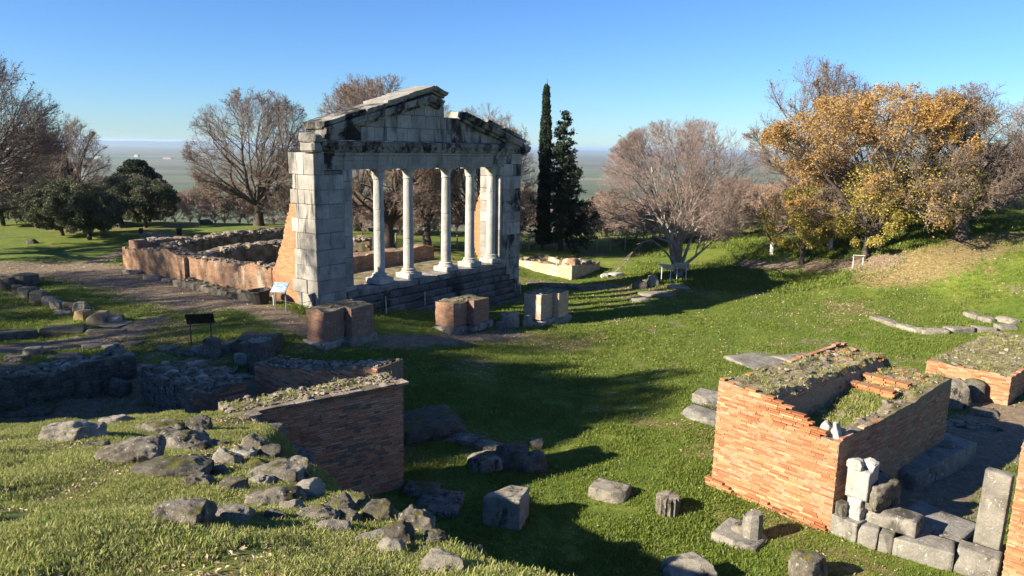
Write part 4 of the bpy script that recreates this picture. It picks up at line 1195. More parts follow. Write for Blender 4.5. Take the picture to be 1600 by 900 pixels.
# column pieces and loose stones on the lawn
def fluted(name, u, v, r, h, nf, label, mat='marble', top='rock_pale', cap=None, tilt=0.0):
    p = hit(u, v)
    n = nf * 6; prof = [0, .06, .5, .94, 1]
    V, Q, T3 = [], [], []
    for t_ in prof:
        for k in range(n):
            a = 2 * math.pi * k / n
            f = 1 - .13 * (abs(math.sin(a * nf / 2)) ** .7)
            rr_ = r * f * (.97 if t_ in (0, 1) else 1)
            V.append((rr_ * math.cos(a), rr_ * math.sin(a), h * t_ + (rg.uniform(-.02, .01) if t_ == 1 else 0)))
    for i in range(len(prof) - 1):
        for k in range(n): Q.append((i * n + k, i * n + (k + 1) % n, (i + 1) * n + (k + 1) % n, (i + 1) * n + k))
    V.append((0, 0, h + .015)); c = len(V) - 1; m_ = (len(prof) - 1) * n
    for k in range(n): T3.append((c, m_ + k, m_ + (k + 1) % n))
    o = obj(name, mesh_np(name, V, Q, T3), M[mat], None, (p.x, p.y + r * .8, p.z - .04), rot=(tilt, 0, 0))
    two_mats(o, top, .8)
    return tag(o, label, 'column drum')
fluted('column_drum', 1046, 808, .28, .46, 16, 'short fluted column drum standing on the sunlit lawn', 'rock', 'rock_pale')
pd = hit(1148, 858)
o = empty('column_pedestal', (pd.x, pd.y + .1, pd.z), OANG + .15); tag(o, 'broken octagonal column on a square slab in the sunlit grass', 'pedestal')
obj('base_slab', worn_mesh(.98, .98, .20, 81, 12, .06, .03, 1), M['marble'], o, (0, .45, -.04))
V, Q, T3 = lathe([(.21, 0), (.205, .46), (.18, .54), (.17, .545)], 8); V = np.array(V); V[16:, 2] -= np.clip(V[16:, 0] * -.6, 0, .12)
obj('shaft', mesh_np('shaft', V, Q, T3), M['marble'], o, (.20, .44, .13), rz=.2)
obj('broken_side', worn_mesh(.30, .34, .20, 82, 8, .4, .1, 3), M['rock'], o, (-.08, .50, .12))
worn('fallen_block', 955, 783, 62, 26, 'squared stone block on the lawn, half in sun', 'stone block', 'rock_pale', .75, rz=-.5, rnd=.12, n=12, cuts=1, amp=.04)
worn('standing_block', 790, 822, 68, 62, 'big angular block on the shaded lawn with a sunlit pale top', 'stone block', 'rock_pale', .85, rz=-.3, rnd=.16, n=18, cuts=3, amp=.06, sink=.08)
worn('boulder', 1082, 925, 85, 50, 'rough pale boulder at the bottom edge below the column drum', 'boulder', 'rock_pale', .8, n=18)
worn('boulder', 1268, 922, 60, 55, 'pointed grey boulder at the bottom edge below the brick ruin', 'boulder', 'rock', .8, n=18)
worn('small_stone', 838, 700, 0 + 26, 14, 'small rounded stone at the shaded slabs edge', 'stone', 'rock_dark')

# shaded footings right of the brick wall in the middle
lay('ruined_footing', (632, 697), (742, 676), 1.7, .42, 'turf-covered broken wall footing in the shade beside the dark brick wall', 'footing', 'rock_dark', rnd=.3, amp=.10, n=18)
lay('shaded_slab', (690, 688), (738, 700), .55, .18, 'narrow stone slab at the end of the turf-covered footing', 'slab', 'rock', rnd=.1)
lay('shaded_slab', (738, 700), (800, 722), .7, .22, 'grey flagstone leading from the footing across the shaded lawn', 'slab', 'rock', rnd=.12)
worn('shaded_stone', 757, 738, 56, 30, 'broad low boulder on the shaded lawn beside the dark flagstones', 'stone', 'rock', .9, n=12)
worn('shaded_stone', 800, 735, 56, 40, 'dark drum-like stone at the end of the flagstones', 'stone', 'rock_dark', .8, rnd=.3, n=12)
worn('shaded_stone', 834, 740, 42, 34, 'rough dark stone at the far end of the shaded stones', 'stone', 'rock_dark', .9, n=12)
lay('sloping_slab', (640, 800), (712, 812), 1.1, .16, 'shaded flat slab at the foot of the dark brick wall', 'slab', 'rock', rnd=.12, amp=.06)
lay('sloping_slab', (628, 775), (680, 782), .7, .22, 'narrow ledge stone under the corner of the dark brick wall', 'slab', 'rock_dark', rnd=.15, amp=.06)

# ------------------------------------------------------------------ dark brick wall in the middle, seen on its shaded face
CRN = hit(631, 763)
LZT = at_depth(633, 600, CRN.y).z
E_ = at_z(395, 645, LZT)
LANG = math.atan2(CRN.y - E_.y, CRN.x - E_.x)
LL = math.hypot(CRN.x - E_.x, CRN.y - E_.y) + .45
LW = empty('brick_wall', (CRN.x - math.cos(LANG) * LL, CRN.y - math.sin(LANG) * LL, -1.75), LANG)
tag(LW, 'tall weathered brick wall with its cracked shaded face toward us and rubble on top', 'wall')
LH = LZT + 1.75
crack = [(LL - 1.55 + .10 * math.sin(i * 1.9) + i * .02, LL - 1.51 + .10 * math.sin(i * 1.9) + i * .02 + .03, 1.0 + i * .058, 1.06 + i * .058) for i in range(18)]
brick_face(LW, (0, 0), 0, LL, 0, lambda s: LH, 'brick_dark', bl=.23, seed=41, limit=300, miss=.02, holes=crack + [(LL - 1.3, LL - 1.05, LH - .38, LH - .24), (LL - .75, LL - .66, LH - .75, LH - .69)])
ltop = lambda x, y: LH - .02 + (float(vnoise(x, y, .45, 7)) - .5) * .12 * min(1, y * 4) + .05
two_mats(obj('core', core_prism((.0, LL - .01, .010, .85), -.3, 1, 'dark_wall_core', ltop, .1), M['mortar_dark'], LW), 'turf')
brick_face(LW, (LL, 0), math.pi / 2, .85, 0, lambda s: LH, 'brick_dark', seed=42, limit=40)
m = MB()
x = 0
while x < LL:
    w_ = rg.uniform(.3, .5); m.box((x + w_ / 2, .10, LH + .025), (w_ / 2 - .01, .17, .022), 0, .01); x += w_
o = obj('coping_tile', m.mesh('coping'), M['rubble'], LW); o['kind'] = 'stuff'
rubble(LW, [(rg.uniform(0, LL), rg.uniform(.1, .85), LH + .05) for _ in range(300)], .065, 'rubble', 43, flat=.45)
# its return wall running back
F2 = at_z(397, 568, .15)
RA = math.atan2(CRN.y + .6 - F2.y, CRN.x - F2.x)
RL = math.hypot(CRN.x - F2.x, CRN.y + .6 - F2.y) - 1.0
RW = empty('brick_wall', (F2.x, F2.y, -1.2), RA)
tag(RW, 'rubble-topped return wall running back from the dark brick wall', 'wall')
rtop = lambda s: 1.35 + (LZT + 1.2 - 1.35) * (s / RL) ** 1.5
brick_face(RW, (0, 0), 0, RL, 0, rtop, 'brick_dark', seed=44, limit=150)
two_mats(obj('core', core_prism((0, RL, .02, .9), -.2, 1, 'return_core', lambda x, y: rtop(x) + .02 + (float(vnoise(x, y, .4, 8)) - .5) * .12, .12), M['mortar_dark'], RW), 'turf')
rubble(RW, [(x, rg.uniform(0, .9), rtop(x) + .03) for x in rg.uniform(0, RL, 320)], .08, 'rubble', 45, flat=.5)

# ------------------------------------------------------------------ brick pedestals before the monument
PED = [(507, 546, .95, 1.12, 1.02, 'wide grey-brown brick pedestal nearest the left pier of the monument', 'pedestal_brick'),
       (708, 522, .95, 1.10, .92, 'red brick pedestal in the middle, before the steps', 'pedestal_brick'),
       (844, 509, .95, .80, 1.08, 'pale sunlit brick pedestal farthest along the row', 'pale_brick')]
for i, (u, v, wa, wb, h, lab, mt) in enumerate(PED):
    p = hit(u, v)
    o = empty('brick_pedestal', (p.x, p.y, p.z), TRZ + (.0, .03, -.04)[i]); tag(o, lab, 'pedestal', 'brick pedestals before the monument')
    bh = .30
    for (x0, x1, y0) in ((0, wa, .0), (wa, wa + wb, -.30)):
        obj('base', worn_mesh(x1 - x0 + .24, 1.15 + (.0 if y0 == 0 else .3), bh, 90 + i + int(x0 * 10), 12, .10, .05, 2), M['rock_pale' if i != 1 else 'marble'], o, ((x0 + x1) / 2, .45 + y0 / 2, -.03))
        zf = lambda x, y, s_=i: bh + h + (float(vnoise(x, y, .35, 20 + s_)) - .5) * .10
        pm = core_prism((x0 + .02, x1 - .02, y0, .95), bh - .05, 1, 'pedestal_body', zf, .12)
        bm_ = bmesh.new(); bm_.from_mesh(pm); ed = [e_ for e_ in bm_.edges if abs(e_.verts[0].co.z - e_.verts[1].co.z) > .5]
        bmesh.ops.subdivide_edges(bm_, edges=ed, cuts=10, use_grid_fill=True)
        for v_ in bm_.verts:                                  # crumbled arrises and bulging faces
            cx_, cy_ = (x0 + x1) / 2, (y0 + .95) / 2; dx_, dy_ = v_.co.x - cx_, v_.co.y - cy_
            cn = min(1, abs(dx_) / ((x1 - x0) / 2)) * min(1, abs(dy_) / ((.95 - y0) / 2))
            k2 = 1 - .05 * max(0, cn - .8) * 5 * float(vnoise(v_.co.z * 3 + dx_, dy_ + i, .25, 31)) + (float(vnoise(v_.co.x + v_.co.y, v_.co.z, .3, 33)) - .5) * .05
            v_.co.x = cx_ + dx_ * k2; v_.co.y = cy_ + dy_ * k2
        bm_.to_mesh(pm); bm_.free(); pm.update()
        two_mats(obj('brick_body', pm, M[mt], o), 'turf')
    rubble(o, [(rg.uniform(.1, wa + wb - .1), rg.uniform(0, .9), bh + h) for _ in range(40)], .07, 'rubble', 95 + i)
worn('capital_fragment', 796, 513, 30, 26, 'round stone capital fragment between the middle and pale pedestals', 'stone', 'rock_pale', .8, rnd=.3, n=12)
worn('small_block', 823, 512, 18, 20, 'small pale stone leaning at the pale pedestal', 'stone', 'rock_pale', .8)
worn('small_block', 782, 516, 14, 14, 'small dark stone beside the capital fragment', 'stone', 'rock', .8)

# ------------------------------------------------------------------ low brick ruin right of the monument
K_ = hit(893, 438)
o = empty('low_ruin', K_, TRZ); tag(o, 'low sunlit brick enclosure right of the monument, with broken top', 'ruin')
zf = lambda x, y: .84 - .05 * x + (float(vnoise(x, y, .5, 31)) - .5) * .22 - .30 * (sstep(.6, .7, x) * (1 - sstep(2.6, 2.8, x)) * sstep(.5, .6, y))
two_mats(obj('masonry', core_prism((0, 3.3, 0, 4.6), -.5, 1, 'low_ruin', zf, .13), M['pale_brick'], o), 'turf')
rubble(o, [(x, y, zf(x, y)) for x, y in zip(rg.uniform(0, 3.2, 110), rg.uniform(0, 4.4, 110))], .15, 'rubble', 33)
obj('corner_stump', worn_mesh(.75, .6, .62, 34, 8, .25, .1, 2), M['pedestal_brick'], o, (.9, .4, .55))
obj('corner_stump', worn_mesh(.8, .6, .45, 35, 8, .25, .1, 2), M['rock'], o, (2.2, .4, .5))
lay('low_kerb', (822, 446), (900, 452), 1.0, .28, 'flat stone kerb on bare earth in front of the low brick enclosure', 'kerb', 'rock_dark', rnd=.2, amp=.08)
lay('low_kerb', (905, 455), (965, 450), .7, .2, 'dark low kerb reaching into the lawn past the enclosure', 'kerb', 'rock_dark', rnd=.2, amp=.08)
worn('fallen_stone', 945, 434, 12, 7, 'white stone lying in the shade of the low enclosure', 'stone', 'white_stone')
worn('fallen_stone', 963, 432, 24, 6, 'flat pale stone beside the low enclosure', 'stone', 'white_stone')
for (u, v, w_, h_, lab, mt) in [(1000, 452, 24, 13, 'dark boulder at the left end of the boulders by the bare tree', 'rock_dark'), (1022, 447, 18, 17, 'pointed pale boulder among the boulders by the bare tree', 'rock_pale'), (1010, 447, 13, 10, 'small boulder wedged between the dark and pointed boulders', 'rock')]:
    worn('boulder', u, v, w_, h_, lab, 'boulder', mt, n=12)
for (u, v, w_, lab) in [(1030, 463, 60, 'long flat pale stone in the lawn below the boulders'), (1060, 452, 34, 'smaller flat stone in the lawn beside the tree shadow'), (1000, 470, 46, 'flat grey stone half sunk in the shaded lawn')]:
    worn('flat_stone', u, v, w_, 5, lab, 'stone', 'rock_pale', .5, sink=.5, n=8)

# ------------------------------------------------------------------ ruins at the left
def ruin_wall(a, b, za, thick, zb, label, mat, stones=80, seed=0, smat='rubble', limit=0):
    p, q = at_z(*a, za), at_z(*b, za)
    an = math.atan2(q.y - p.y, q.x - p.x); L = math.hypot(q.x - p.x, q.y - p.y)
    o = empty('stone_wall', (p.x, p.y, zb), an); tag(o, label, 'wall')
    h = za - zb
    zf = lambda x, y: h + (float(vnoise(x, y, .5, 50 + seed)) - .5) * .22 + (float(vnoise(x, y, .2, 51 + seed)) - .5) * .1
    two_mats(obj('masonry', core_prism((0, L, .03, thick), -.4, 1, 'ruin_wall', zf, .16), M['mortar_dark'], o), 'turf')
    brick_face(o, (0, 0), 0, L, 0, lambda s: zf(s, .1), mat, ch=.095, bl=.42, seed=60 + seed, limit=limit, gap=.016, miss=.03)
    rubble(o, [(x, y, zf(x, y)) for x, y in zip(rg.uniform(0, L, stones), rg.uniform(0, thick, stones))], .17, smat, 70 + seed)
    return o, an, L, h
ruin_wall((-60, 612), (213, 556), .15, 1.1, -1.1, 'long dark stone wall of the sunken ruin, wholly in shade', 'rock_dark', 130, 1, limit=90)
o, an, L, h = ruin_wall((218, 578), (300, 618), .05, 1.5, -1.2, 'broad stone wall of the sunken ruin with a squared end toward us', 'rock', 150, 2, 'rubble', limit=80)
brick_face(o, (L, 0), math.pi / 2, 1.5, 0, lambda s: h, 'brick_dark', ch=.075, bl=.4, seed=77, limit=60)
worn('pit_block', 128, 622, 44, 30, 'squared dark block on the floor of the sunken ruin', 'stone block', 'rock_dark', .8, rnd=.15)
worn('pit_block', 178, 618, 34, 28, 'tilted grey block beside the squared one in the sunken ruin', 'stone block', 'rock_dark', .8, rnd=.2, tilt=.3)
worn('pit_stone', 268, 626, 44, 30, 'rough stone at the foot of the broad ruin wall', 'stone', 'rock', .8)
worn('pit_stone', 235, 616, 24, 26, 'mossy stone under the corner of the ruin walls', 'stone', 'rock_dark', .8)
lay('pit_slab', (0, 652), (82, 648), .9, .2, 'dark flat slab along the near side of the sunken ruin', 'slab', 'rock_dark', rnd=.2)
# fluted stub and blocks by the dark sign
fluted('fluted_column_stub', 403, 588, .40, 1.12, 14, 'tall fluted column stub with pale top beside the rubble wall', 'rock_dark', 'rock_pale')
lay('dark_block', (352, 548), (422, 560), 1.1, .62, 'large dark squared block behind the fluted column stub', 'stone block', 'rock_dark', rnd=.08)
lay('dark_block', (372, 562), (398, 566), .6, .62, 'smaller upright dark block touching the fluted column stub', 'stone block', 'rock_dark', rnd=.08)
for (u, v, w_, h_, lab, mt) in [(330, 560, 26, 32, 'upright rough stone right of the dark sign', 'rock'), (308, 553, 20, 12, 'flat block at the foot of the dark sign', 'rock_pale'), (352, 548, 20, 14, 'pale broken stone before the large dark block', 'rock_pale'),
                                (375, 572, 20, 20, 'small pale stone left of the fluted stub', 'rock_pale'), (287, 556, 34, 10, 'low dark slab stone left of the dark sign', 'rock_dark'), (258, 548, 30, 8, 'low slab stone farther left of the dark sign', 'rock'),
                                (340, 585, 50, 6, 'long flat paving stone before the fluted stub', 'rock_pale'), (378, 592, 36, 5, 'flat worn paving stone at the fluted stub', 'rock_pale')]:
    worn('ruin_stone', u, v, w_, h_, lab, 'stone', mt, .7, rnd=.25)
# row of blocks at the left
ROW = [(28, 449, 42, 22, 'big dark squared block topping the row at the left edge', 'rock_dark'), (5, 452, 24, 22, 'dark block cut by the left edge', 'rock_dark'), (24, 462, 20, 18, 'dark block below the big squared one', 'rock_dark'),
       (40, 466, 24, 18, 'grey block, first of the long row after the dark blocks', 'rock'), (58, 474, 24, 20, 'curved grey block in the middle of the row', 'rock'), (74, 478, 18, 16, 'pale rounded block in the row', 'rock_pale'), (88, 484, 20, 17, 'pale block with a shaded end in the row', 'rock_pale'),
       (106, 486, 18, 16, 'grey rounded block near the end of the row', 'rock'), (124, 487, 22, 15, 'pale rounded block before the orange ones', 'rock_pale'), (125, 500, 24, 16, 'orange-stained block, first of the lichened pair', 'amber_stone'), (148, 508, 30, 22, 'large orange-stained block near the end of the row', 'amber_stone'),
       (174, 505, 24, 14, 'pale sloping last block of the row', 'rock_pale'), (168, 512, 46, 5, 'flat slab under the last block of the row', 'rock_pale'), (92, 492, 30, 6, 'pale foot stone under the rounded blocks', 'rock_pale')]
for (u, v, w_, h_, lab, mt) in ROW: worn('row_block', u, v, w_, h_, lab, 'stone block', mt, .9, rnd=.22, cuts=2, sink=.12, amp=.05, group='row of blocks at the left')
lay('kerb_slab', (-20, 536), (60, 528), .6, .30, 'dark kerb slab nearest the left edge, below the row of blocks', 'kerb slab', 'rock_dark', rnd=.15)
lay('kerb_slab', (61, 528), (130, 521), .6, .30, 'second dark kerb slab, ending at the trodden earth', 'kerb slab', 'rock_dark', rnd=.15)
lay('kerb_slab', (132, 524), (196, 518), .5, .14, 'thin kerb slab continuing toward the orange block', 'kerb slab', 'rock', rnd=.2)
for (u, v, w_, h_, lab, mt) in [(45, 556, 30, 12, 'pale stone on the earth above the sunken ruin', 'rock_pale'), (142, 545, 34, 9, 'flat pale stone on the earth above the dark wall', 'rock_pale'), (172, 545, 36, 7, 'thin white slab lying on the earth', 'rock_pale'), (20, 565, 40, 8, 'low stone at the left edge above the sunken ruin', 'rock'), (205, 540, 30, 6, 'low flat stone near the corner of the ruin walls', 'rock'),
                                (95, 562, 44, 7, 'broad low stone along the top of the dark wall', 'rock')]:
    worn('earth_stone', u, v, w_, h_, lab, 'stone', mt, .7, rnd=.25, sink=.35)
for (u, v, w_, h_, lab) in [(205, 428, 26, 7, 'pale footing stone at the far corner of the brick side wall'), (238, 437, 30, 8, 'loose pale stone before the crumbling wall end'), (262, 441, 20, 6, 'small loose stone before the crumbling wall'), (300, 444, 20, 9, 'white footing stone at the crumbling wall'), (316, 447, 14, 8, 'round white stone near the footing of the side wall')]:
    worn('footing_stone', u, v, w_, h_, lab, 'stone', 'rock_pale', .7, rnd=.3)

# ------------------------------------------------------------------ rocks on the foreground bank: foot u, v, width, height
BANK = [(105, 690, 92, 40, 'rock_pale', 'grooved pale slab farthest left among the bank rocks', .6), (176, 664, 52, 16, 'rock_pale', 'small flat pale rock on the crest of the bank', .6), (238, 676, 78, 22, 'rock', 'flat grassy slab on the crest beside the small pale rock', .6),
        (190, 724, 96, 46, 'rock', 'big wedge-shaped slab tilted in the grass of the bank', .8), (272, 704, 86, 36, 'rock', 'smooth rounded rock right of the wedge-shaped slab', .8), (256, 744, 124, 36, 'rock_dark', 'long low mossy slab in front of the rounded rock', .6),
        (303, 674, 44, 26, 'rock_dark', 'dark rock on the bank crest near the brick wall', .8), (308, 760, 44, 22, 'rock', 'pale flat rock beside the yellow moss', .7), (271, 822, 92, 54, 'rock', 'large rounded boulder standing alone in the near grass', .8),
        (348, 812, 76, 28, 'rock_pale', 'half-buried pale rock beside the large rounded boulder', .7), (372, 715, 50, 20, 'rock_pale', 'pale stone in the shaded hollow of the bank', .7), (430, 752, 98, 34, 'rock', 'broad blue-grey rock near the dark brick wall', .7),
        (404, 760, 42, 22, 'rock_pale', 'pale wedge under the broad blue-grey rock', .7), (424, 790, 96, 36, 'rock', 'wide cracked rock below the blue-grey one', .7), (425, 812, 40, 20, 'rock_dark', 'small dark rock under the wide cracked rock', .8), (492, 815, 72, 32, 'rock', 'lichened rock at the lip of the bank', .8),
        (512, 836, 66, 26, 'rock_pale', 'rounded pale rock embedded in grass at the lip', .7), (578, 850, 80, 22, 'rock_pale', 'flat white-topped rock at the lip of the bank', .6), (690, 900, 78, 44, 'rock_pale', 'pale boulder at the bottom edge where the bank ends', .9),
        (330, 700, 40, 16, 'rock_dark', 'low dark stone in the turf above the hollow', .7), (398, 735, 46, 22, 'rock_dark', 'shaded stone in the hollow behind the blue-grey rock', .8), (145, 700, 40, 12, 'rock', 'thin stone at the tip of the wedge-shaped slab', .6), (455, 770, 36, 18, 'rock_dark', 'small stone wedged beside the wide cracked rock', .8)]
for (u, v, w_, h_, mt, lab, dp) in BANK:
    worn('bank_rock', u, v, w_, h_, lab, 'rock', mt, dp, n=18, rnd=.36, amp=.15, cuts=7, sink=.24)
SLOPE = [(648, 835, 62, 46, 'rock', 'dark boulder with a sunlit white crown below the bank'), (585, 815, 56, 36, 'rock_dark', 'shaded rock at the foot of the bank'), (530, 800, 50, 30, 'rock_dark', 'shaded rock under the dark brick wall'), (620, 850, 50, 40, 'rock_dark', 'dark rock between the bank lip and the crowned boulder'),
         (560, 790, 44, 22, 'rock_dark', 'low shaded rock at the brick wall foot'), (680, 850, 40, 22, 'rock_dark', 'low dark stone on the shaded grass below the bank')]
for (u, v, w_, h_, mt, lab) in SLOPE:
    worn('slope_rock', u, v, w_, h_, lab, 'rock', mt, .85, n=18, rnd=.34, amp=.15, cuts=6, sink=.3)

# the bank's stony lip, too many small stones to count
o = empty('bank_rubble', (0, 0, 0)); sp = []
lip = np.array([(-.35, 5.5), (-.95, 6.5), (-1.6, 7.35), (-2.3, 8.4), (-2.9, 9.7), (-3.6, 11.3), (-4.5, 13.0), (-5.1, 14.2)])
for _ in range(170):
    k = rg.integers(len(lip) - 1); t_ = rg.random(); q = lip[k] * (1 - t_) + lip[k + 1] * t_
    e = lip[k + 1] - lip[k]; nr = np.array([e[1], -e[0]]) / np.hypot(*e); off = rg.normal(.55, .32)
    x, y = q + nr * off
    sp.append((x, y, land1(x, y) - .11))
rb = rubble(o, sp, .26, 'rock', 171, 'stones', .7); tag(o, 'mossy rubble spilling over the lip of the foreground bank', 'rubble', kind='stuff')
for k, (u, v, w_, mt) in enumerate([(395, 700, 44, 'rock'), (418, 715, 40, 'rock_dark'), (460, 735, 44, 'rock'), (478, 775, 50, 'rock_pale'), (540, 820, 44, 'rock'), (610, 868, 50, 'rock_pale'), (452, 800, 40, 'rock_pale'), (350, 725, 44, 'rock_pale'), (335, 745, 36, 'rock'), (360, 770, 48, 'rock')]):
    worn('lip_rock', u, v, w_, w_ * .55, ['mossy rock where the bank meets the dark brick wall', 'dark rock just below the brick wall top', 'grey rock on the lip above the blue-grey one', 'pale rock on the lip left of the shaded ledge', 'grey rock low on the lip before the white-topped one', 'pale rock near the bottom edge boulder', 'pale rock between the cracked and lichened rocks', 'pale rock in the moss below the rounded one', 'small rock beside the pale flat one', 'grey rock above the half-buried pale one'][k], 'rock', mt, .8, n=12, rnd=.4, amp=.12, cuts=5, sink=.3)
# ------------------------------------------------------------------ signs, posts, bins
def sign(u, v, w_, h_, board_w, board_d, tilt, yaw, label, face, leg_mat, board_mat, lean=0):
    """a slanted board on two legs"""
    p = hit(u, v)
    o = empty('information_sign', p, yaw); tag(o, label, 'sign')
    for s in (-1, 1):
        V, Q = tube1([(s * w_ / 2, 0, -.1), (s * w_ / 2, 0, h_)], .022, 8)
        obj('leg', mesh_np('leg', V, Q, smooth=True), M[leg_mat], o)
    b = obj('board', cblock_mesh(board_w, board_d, .03, .005, 0, 3), M[board_mat], o, (0, 0, h_), rot=(tilt, 0, 0))
    m = MB(); m.box((0, 0, .033), (board_w / 2 - .02, board_d / 2 - .02, .002))
    obj('print', m.mesh('print'), M[face], b)
sign(315, 538, .62, .86, .86, .56, R(46), R(196), 'dark slanted information sign on two thin legs, seen from its back', 'metal_dark', 'metal_dark', 'metal_dark')
sign(439, 485, .44, .88, .62, .50, R(42), R(-12), 'pale blue information sign on two legs at the foot of the left pier', 'print', 'metal_grey', 'metal_grey')
sign(1040, 443, .5, .95, .85, .6, R(38), R(160), 'slanted information sign under the bare tree, left one of the two', 'print', 'metal_white', 'metal_white')
sign(1064, 441, .5, .95, .85, .6, R(38), R(165), 'slanted information sign under the bare tree, right one of the two', 'print', 'metal_white', 'metal_white')
sign(1340, 416, .5, .55, .60, .4, R(30), R(165), 'small white slanted sign under the golden tree', 'metal_white', 'metal_white', 'metal_white')
p = hit(408, 475)
V, Q, T3 = lathe([(.24, 0), (.27, .05), (.36, .50), (.40, .53), (.40, .58), (.34, .58), (.30, .45), (.05, .44)], 14)
V = np.array(V); V[:, 0] *= 1.15
tag(obj('black_planter', mesh_np('planter', V, Q, T3), M['metal_dark'], None, p, rot=(0.05, -.08, 0)), 'wide black planter tub on the grass left of the blue sign', 'planter')
def bin_box(u, v, w_, h_, label, cat, name, mat='metal_dark'):
    p = hit(u, v); o = empty(name, p); tag(o, label, cat)
    a, b = size_at(w_, p), size_at(h_, p)
    obj('body', cblock_mesh(a, a, b * .9, .03, .01, 4), M[mat], o)
    obj('lid', cblock_mesh(a * 1.12, a * 1.12, b * .1, .02, .01, 5), M[mat], o, (0, 0, b * .9))
bin_box(281, 373, 6.5, 17, 'dark litter bin by the path on the bright grass', 'bin', 'litter_bin')
p = hit(221, 374); o = empty('trail_post', p); tag(o, 'dark trail post with a small box top, left of the path on the bright grass', 'post')
V, Q = tube1([(0, 0, -.1), (0, 0, .55)], .05, 8); obj('stake', mesh_np('stake', V, Q), M['wood_post'], o)
obj('box_top', cblock_mesh(.24, .24, .34, .03, .01, 6), M['metal_dark'], o, (0, 0, .40))
for (u, v, w_, h_, lab) in [(49, 381, 16, 8, 'dark stone box on the grass under the trees at the left'), (161, 371, 13, 7, 'small dark stone box on the grass right of the double-trunk olive'), (183, 356, 14, 8, 'low dark block far under the olive crowns'), (321, 351, 16, 8, 'grey block on the far grass beneath the bare oak')]:
    worn('garden_block', u, v, w_, h_, lab, 'stone block', 'rock_dark', .7, rnd=.12, n=5)
worn('stone_post', 664, 391, 8, 26, 'short pale round stone post seen between the middle columns', 'post', 'rock_pale', 1.0, rnd=.3, amp=.03, cuts=0, n=8, sink=.02)

# rope barrier before the steps
o = empty('rope_barrier', hit(500, 486)); tag(o, 'thin rope barrier on pale stakes along the foot of the steps', 'barrier')
org = o.location.copy(); tops = []
for (u, v, h_) in [(428, 478, 18), (500, 486, 25), (536, 492, 23), (604, 491, 29), (664, 484, 30), (717, 473, 26), (766, 466, 25), (813, 460, 21)]:
    p = hit(u, v); h = size_at(h_, p)
    V, Q = tube1([(0, 0, -.2), (rg.normal(0, .02), rg.normal(0, .02), h)], .024, 6)
    obj('stake', mesh_np('stake', V, Q, smooth=True), M['post'], o, p - org); tops.append(p + Vector((0, 0, h - .08)))
for a, b in zip(tops[:-1], tops[1:]):
    pts = [(a + (b - a) * t_) - org - Vector((0, 0, .22 * 4 * t_ * (1 - t_))) for t_ in np.linspace(0, 1, 12)]
    V, Q = tube1([tuple(q) for q in pts], .012, 4); obj('rope', mesh_np('rope', V, Q, smooth=True), M['rope'], o)

# post and wire fence behind
o = empty('wire_fence', hit(816, 392)); tag(o, 'post and wire fence on the far edge of the grass behind the monument', 'fence'); org = o.location.copy(); tops = []
for u in [548, 566, 583, 601, 619, 640, 662, 690, 714, 738, 760, 790, 814, 826, 847, 869, 891, 912, 932, 953, 976]:
    p = hit(u, 384 + (u - 548) * .019); h = rg.uniform(.85, 1.0)
    V, Q = tube1([(0, 0, -.2), (rg.normal(0, .03), rg.normal(0, .03), h)], rg.uniform(.045, .06), 6)
    obj('post', mesh_np('post', V, Q, smooth=True), M['wood_post'], o, p - org); tops.append(p)
for f in (.35, .8):
    pts = [tuple(q - org + Vector((0, 0, f))) for q in tops]
    V, Q = tube1(pts, .012, 4); obj('wire', mesh_np('wire', V, Q), M['wire'], o)
# ------------------------------------------------------------------ trees
def unit(v): return v / (np.linalg.norm(v, axis=-1, keepdims=True) + 1e-9)
def paths(P0, D, L, K, rg, wig, up, out=None):
    """curved polylines: start, direction, length -> [N,K,3] and end directions"""
    N = len(P0); P = np.empty((N, K, 3)); P[:, 0] = P0; d = unit(D.copy()); ds = [d]
    for k in range(1, K):
        d = d + rg.normal(0, wig, (N, 3)); d[:, 2] += up
        d = unit(d); ds.append(d)
        P[:, k] = P[:, k - 1] + d * (L / (K - 1))[:, None]
    return P, np.stack(ds, 1)
def ellipsoid_exit(P, D, C, E):
    """how far a ray inside the crown runs to its rim"""
    p = (P - C) / E; d = D / E
    a = (d * d).sum(1); b = (p * d).sum(1); c = (p * p).sum(1) - 1
    disc = np.maximum(b * b - a * c, 0)
    return np.maximum((-b + np.sqrt(disc)) / a, .05)
def sprout(P, DS, Rd, M_, rg, t0, ang, jitter=.25):
    """M_ children along each parent path"""
    N, K, _ = P.shape
    t = (np.arange(M_)[None] + rg.uniform(0, 1, (N, M_))) / M_ * (1 - t0) + t0
    x = t * (K - 1); i = np.minimum(x.astype(int), K - 2); f = (x - i)[..., None]
    r_ = np.arange(N)[:, None]
    p = P[r_, i] * (1 - f) + P[r_, i + 1] * f
    d = DS[r_, i + 1]
    rad = Rd[r_, i] * (1 - f[..., 0]) + Rd[r_, i + 1] * f[..., 0]
    rnd = unit(rg.normal(size=(N, M_, 3)))
    side = unit(rnd - (rnd * d).sum(-1, keepdims=True) * d)
    a = ang * (1 + rg.normal(0, jitter, (N, M_)))[..., None]
    nd = d * np.cos(a) + side * np.sin(a)
    return p.reshape(-1, 3), nd.reshape(-1, 3), rad.reshape(-1), t.reshape(-1)
def leaf_cards(P, size, rg, flat=.0, elong=1.0):
    """one small folded leaf at each point"""
    N = len(P); s = size * rg.uniform(.6, 1.4, N)[:, None]
    a = unit(rg.normal(size=(N, 3))); b = unit(np.cross(a, unit(rg.normal(size=(N, 3))))); n_ = np.cross(a, b)
    V = np.stack([P - a * s * elong, P + b * s * .6 + n_ * s * .18, P + a * s * elong, P - b * s * .6 + n_ * s * .18], 1).reshape(-1, 3)
    return V, np.arange(N * 4).reshape(N, 4)
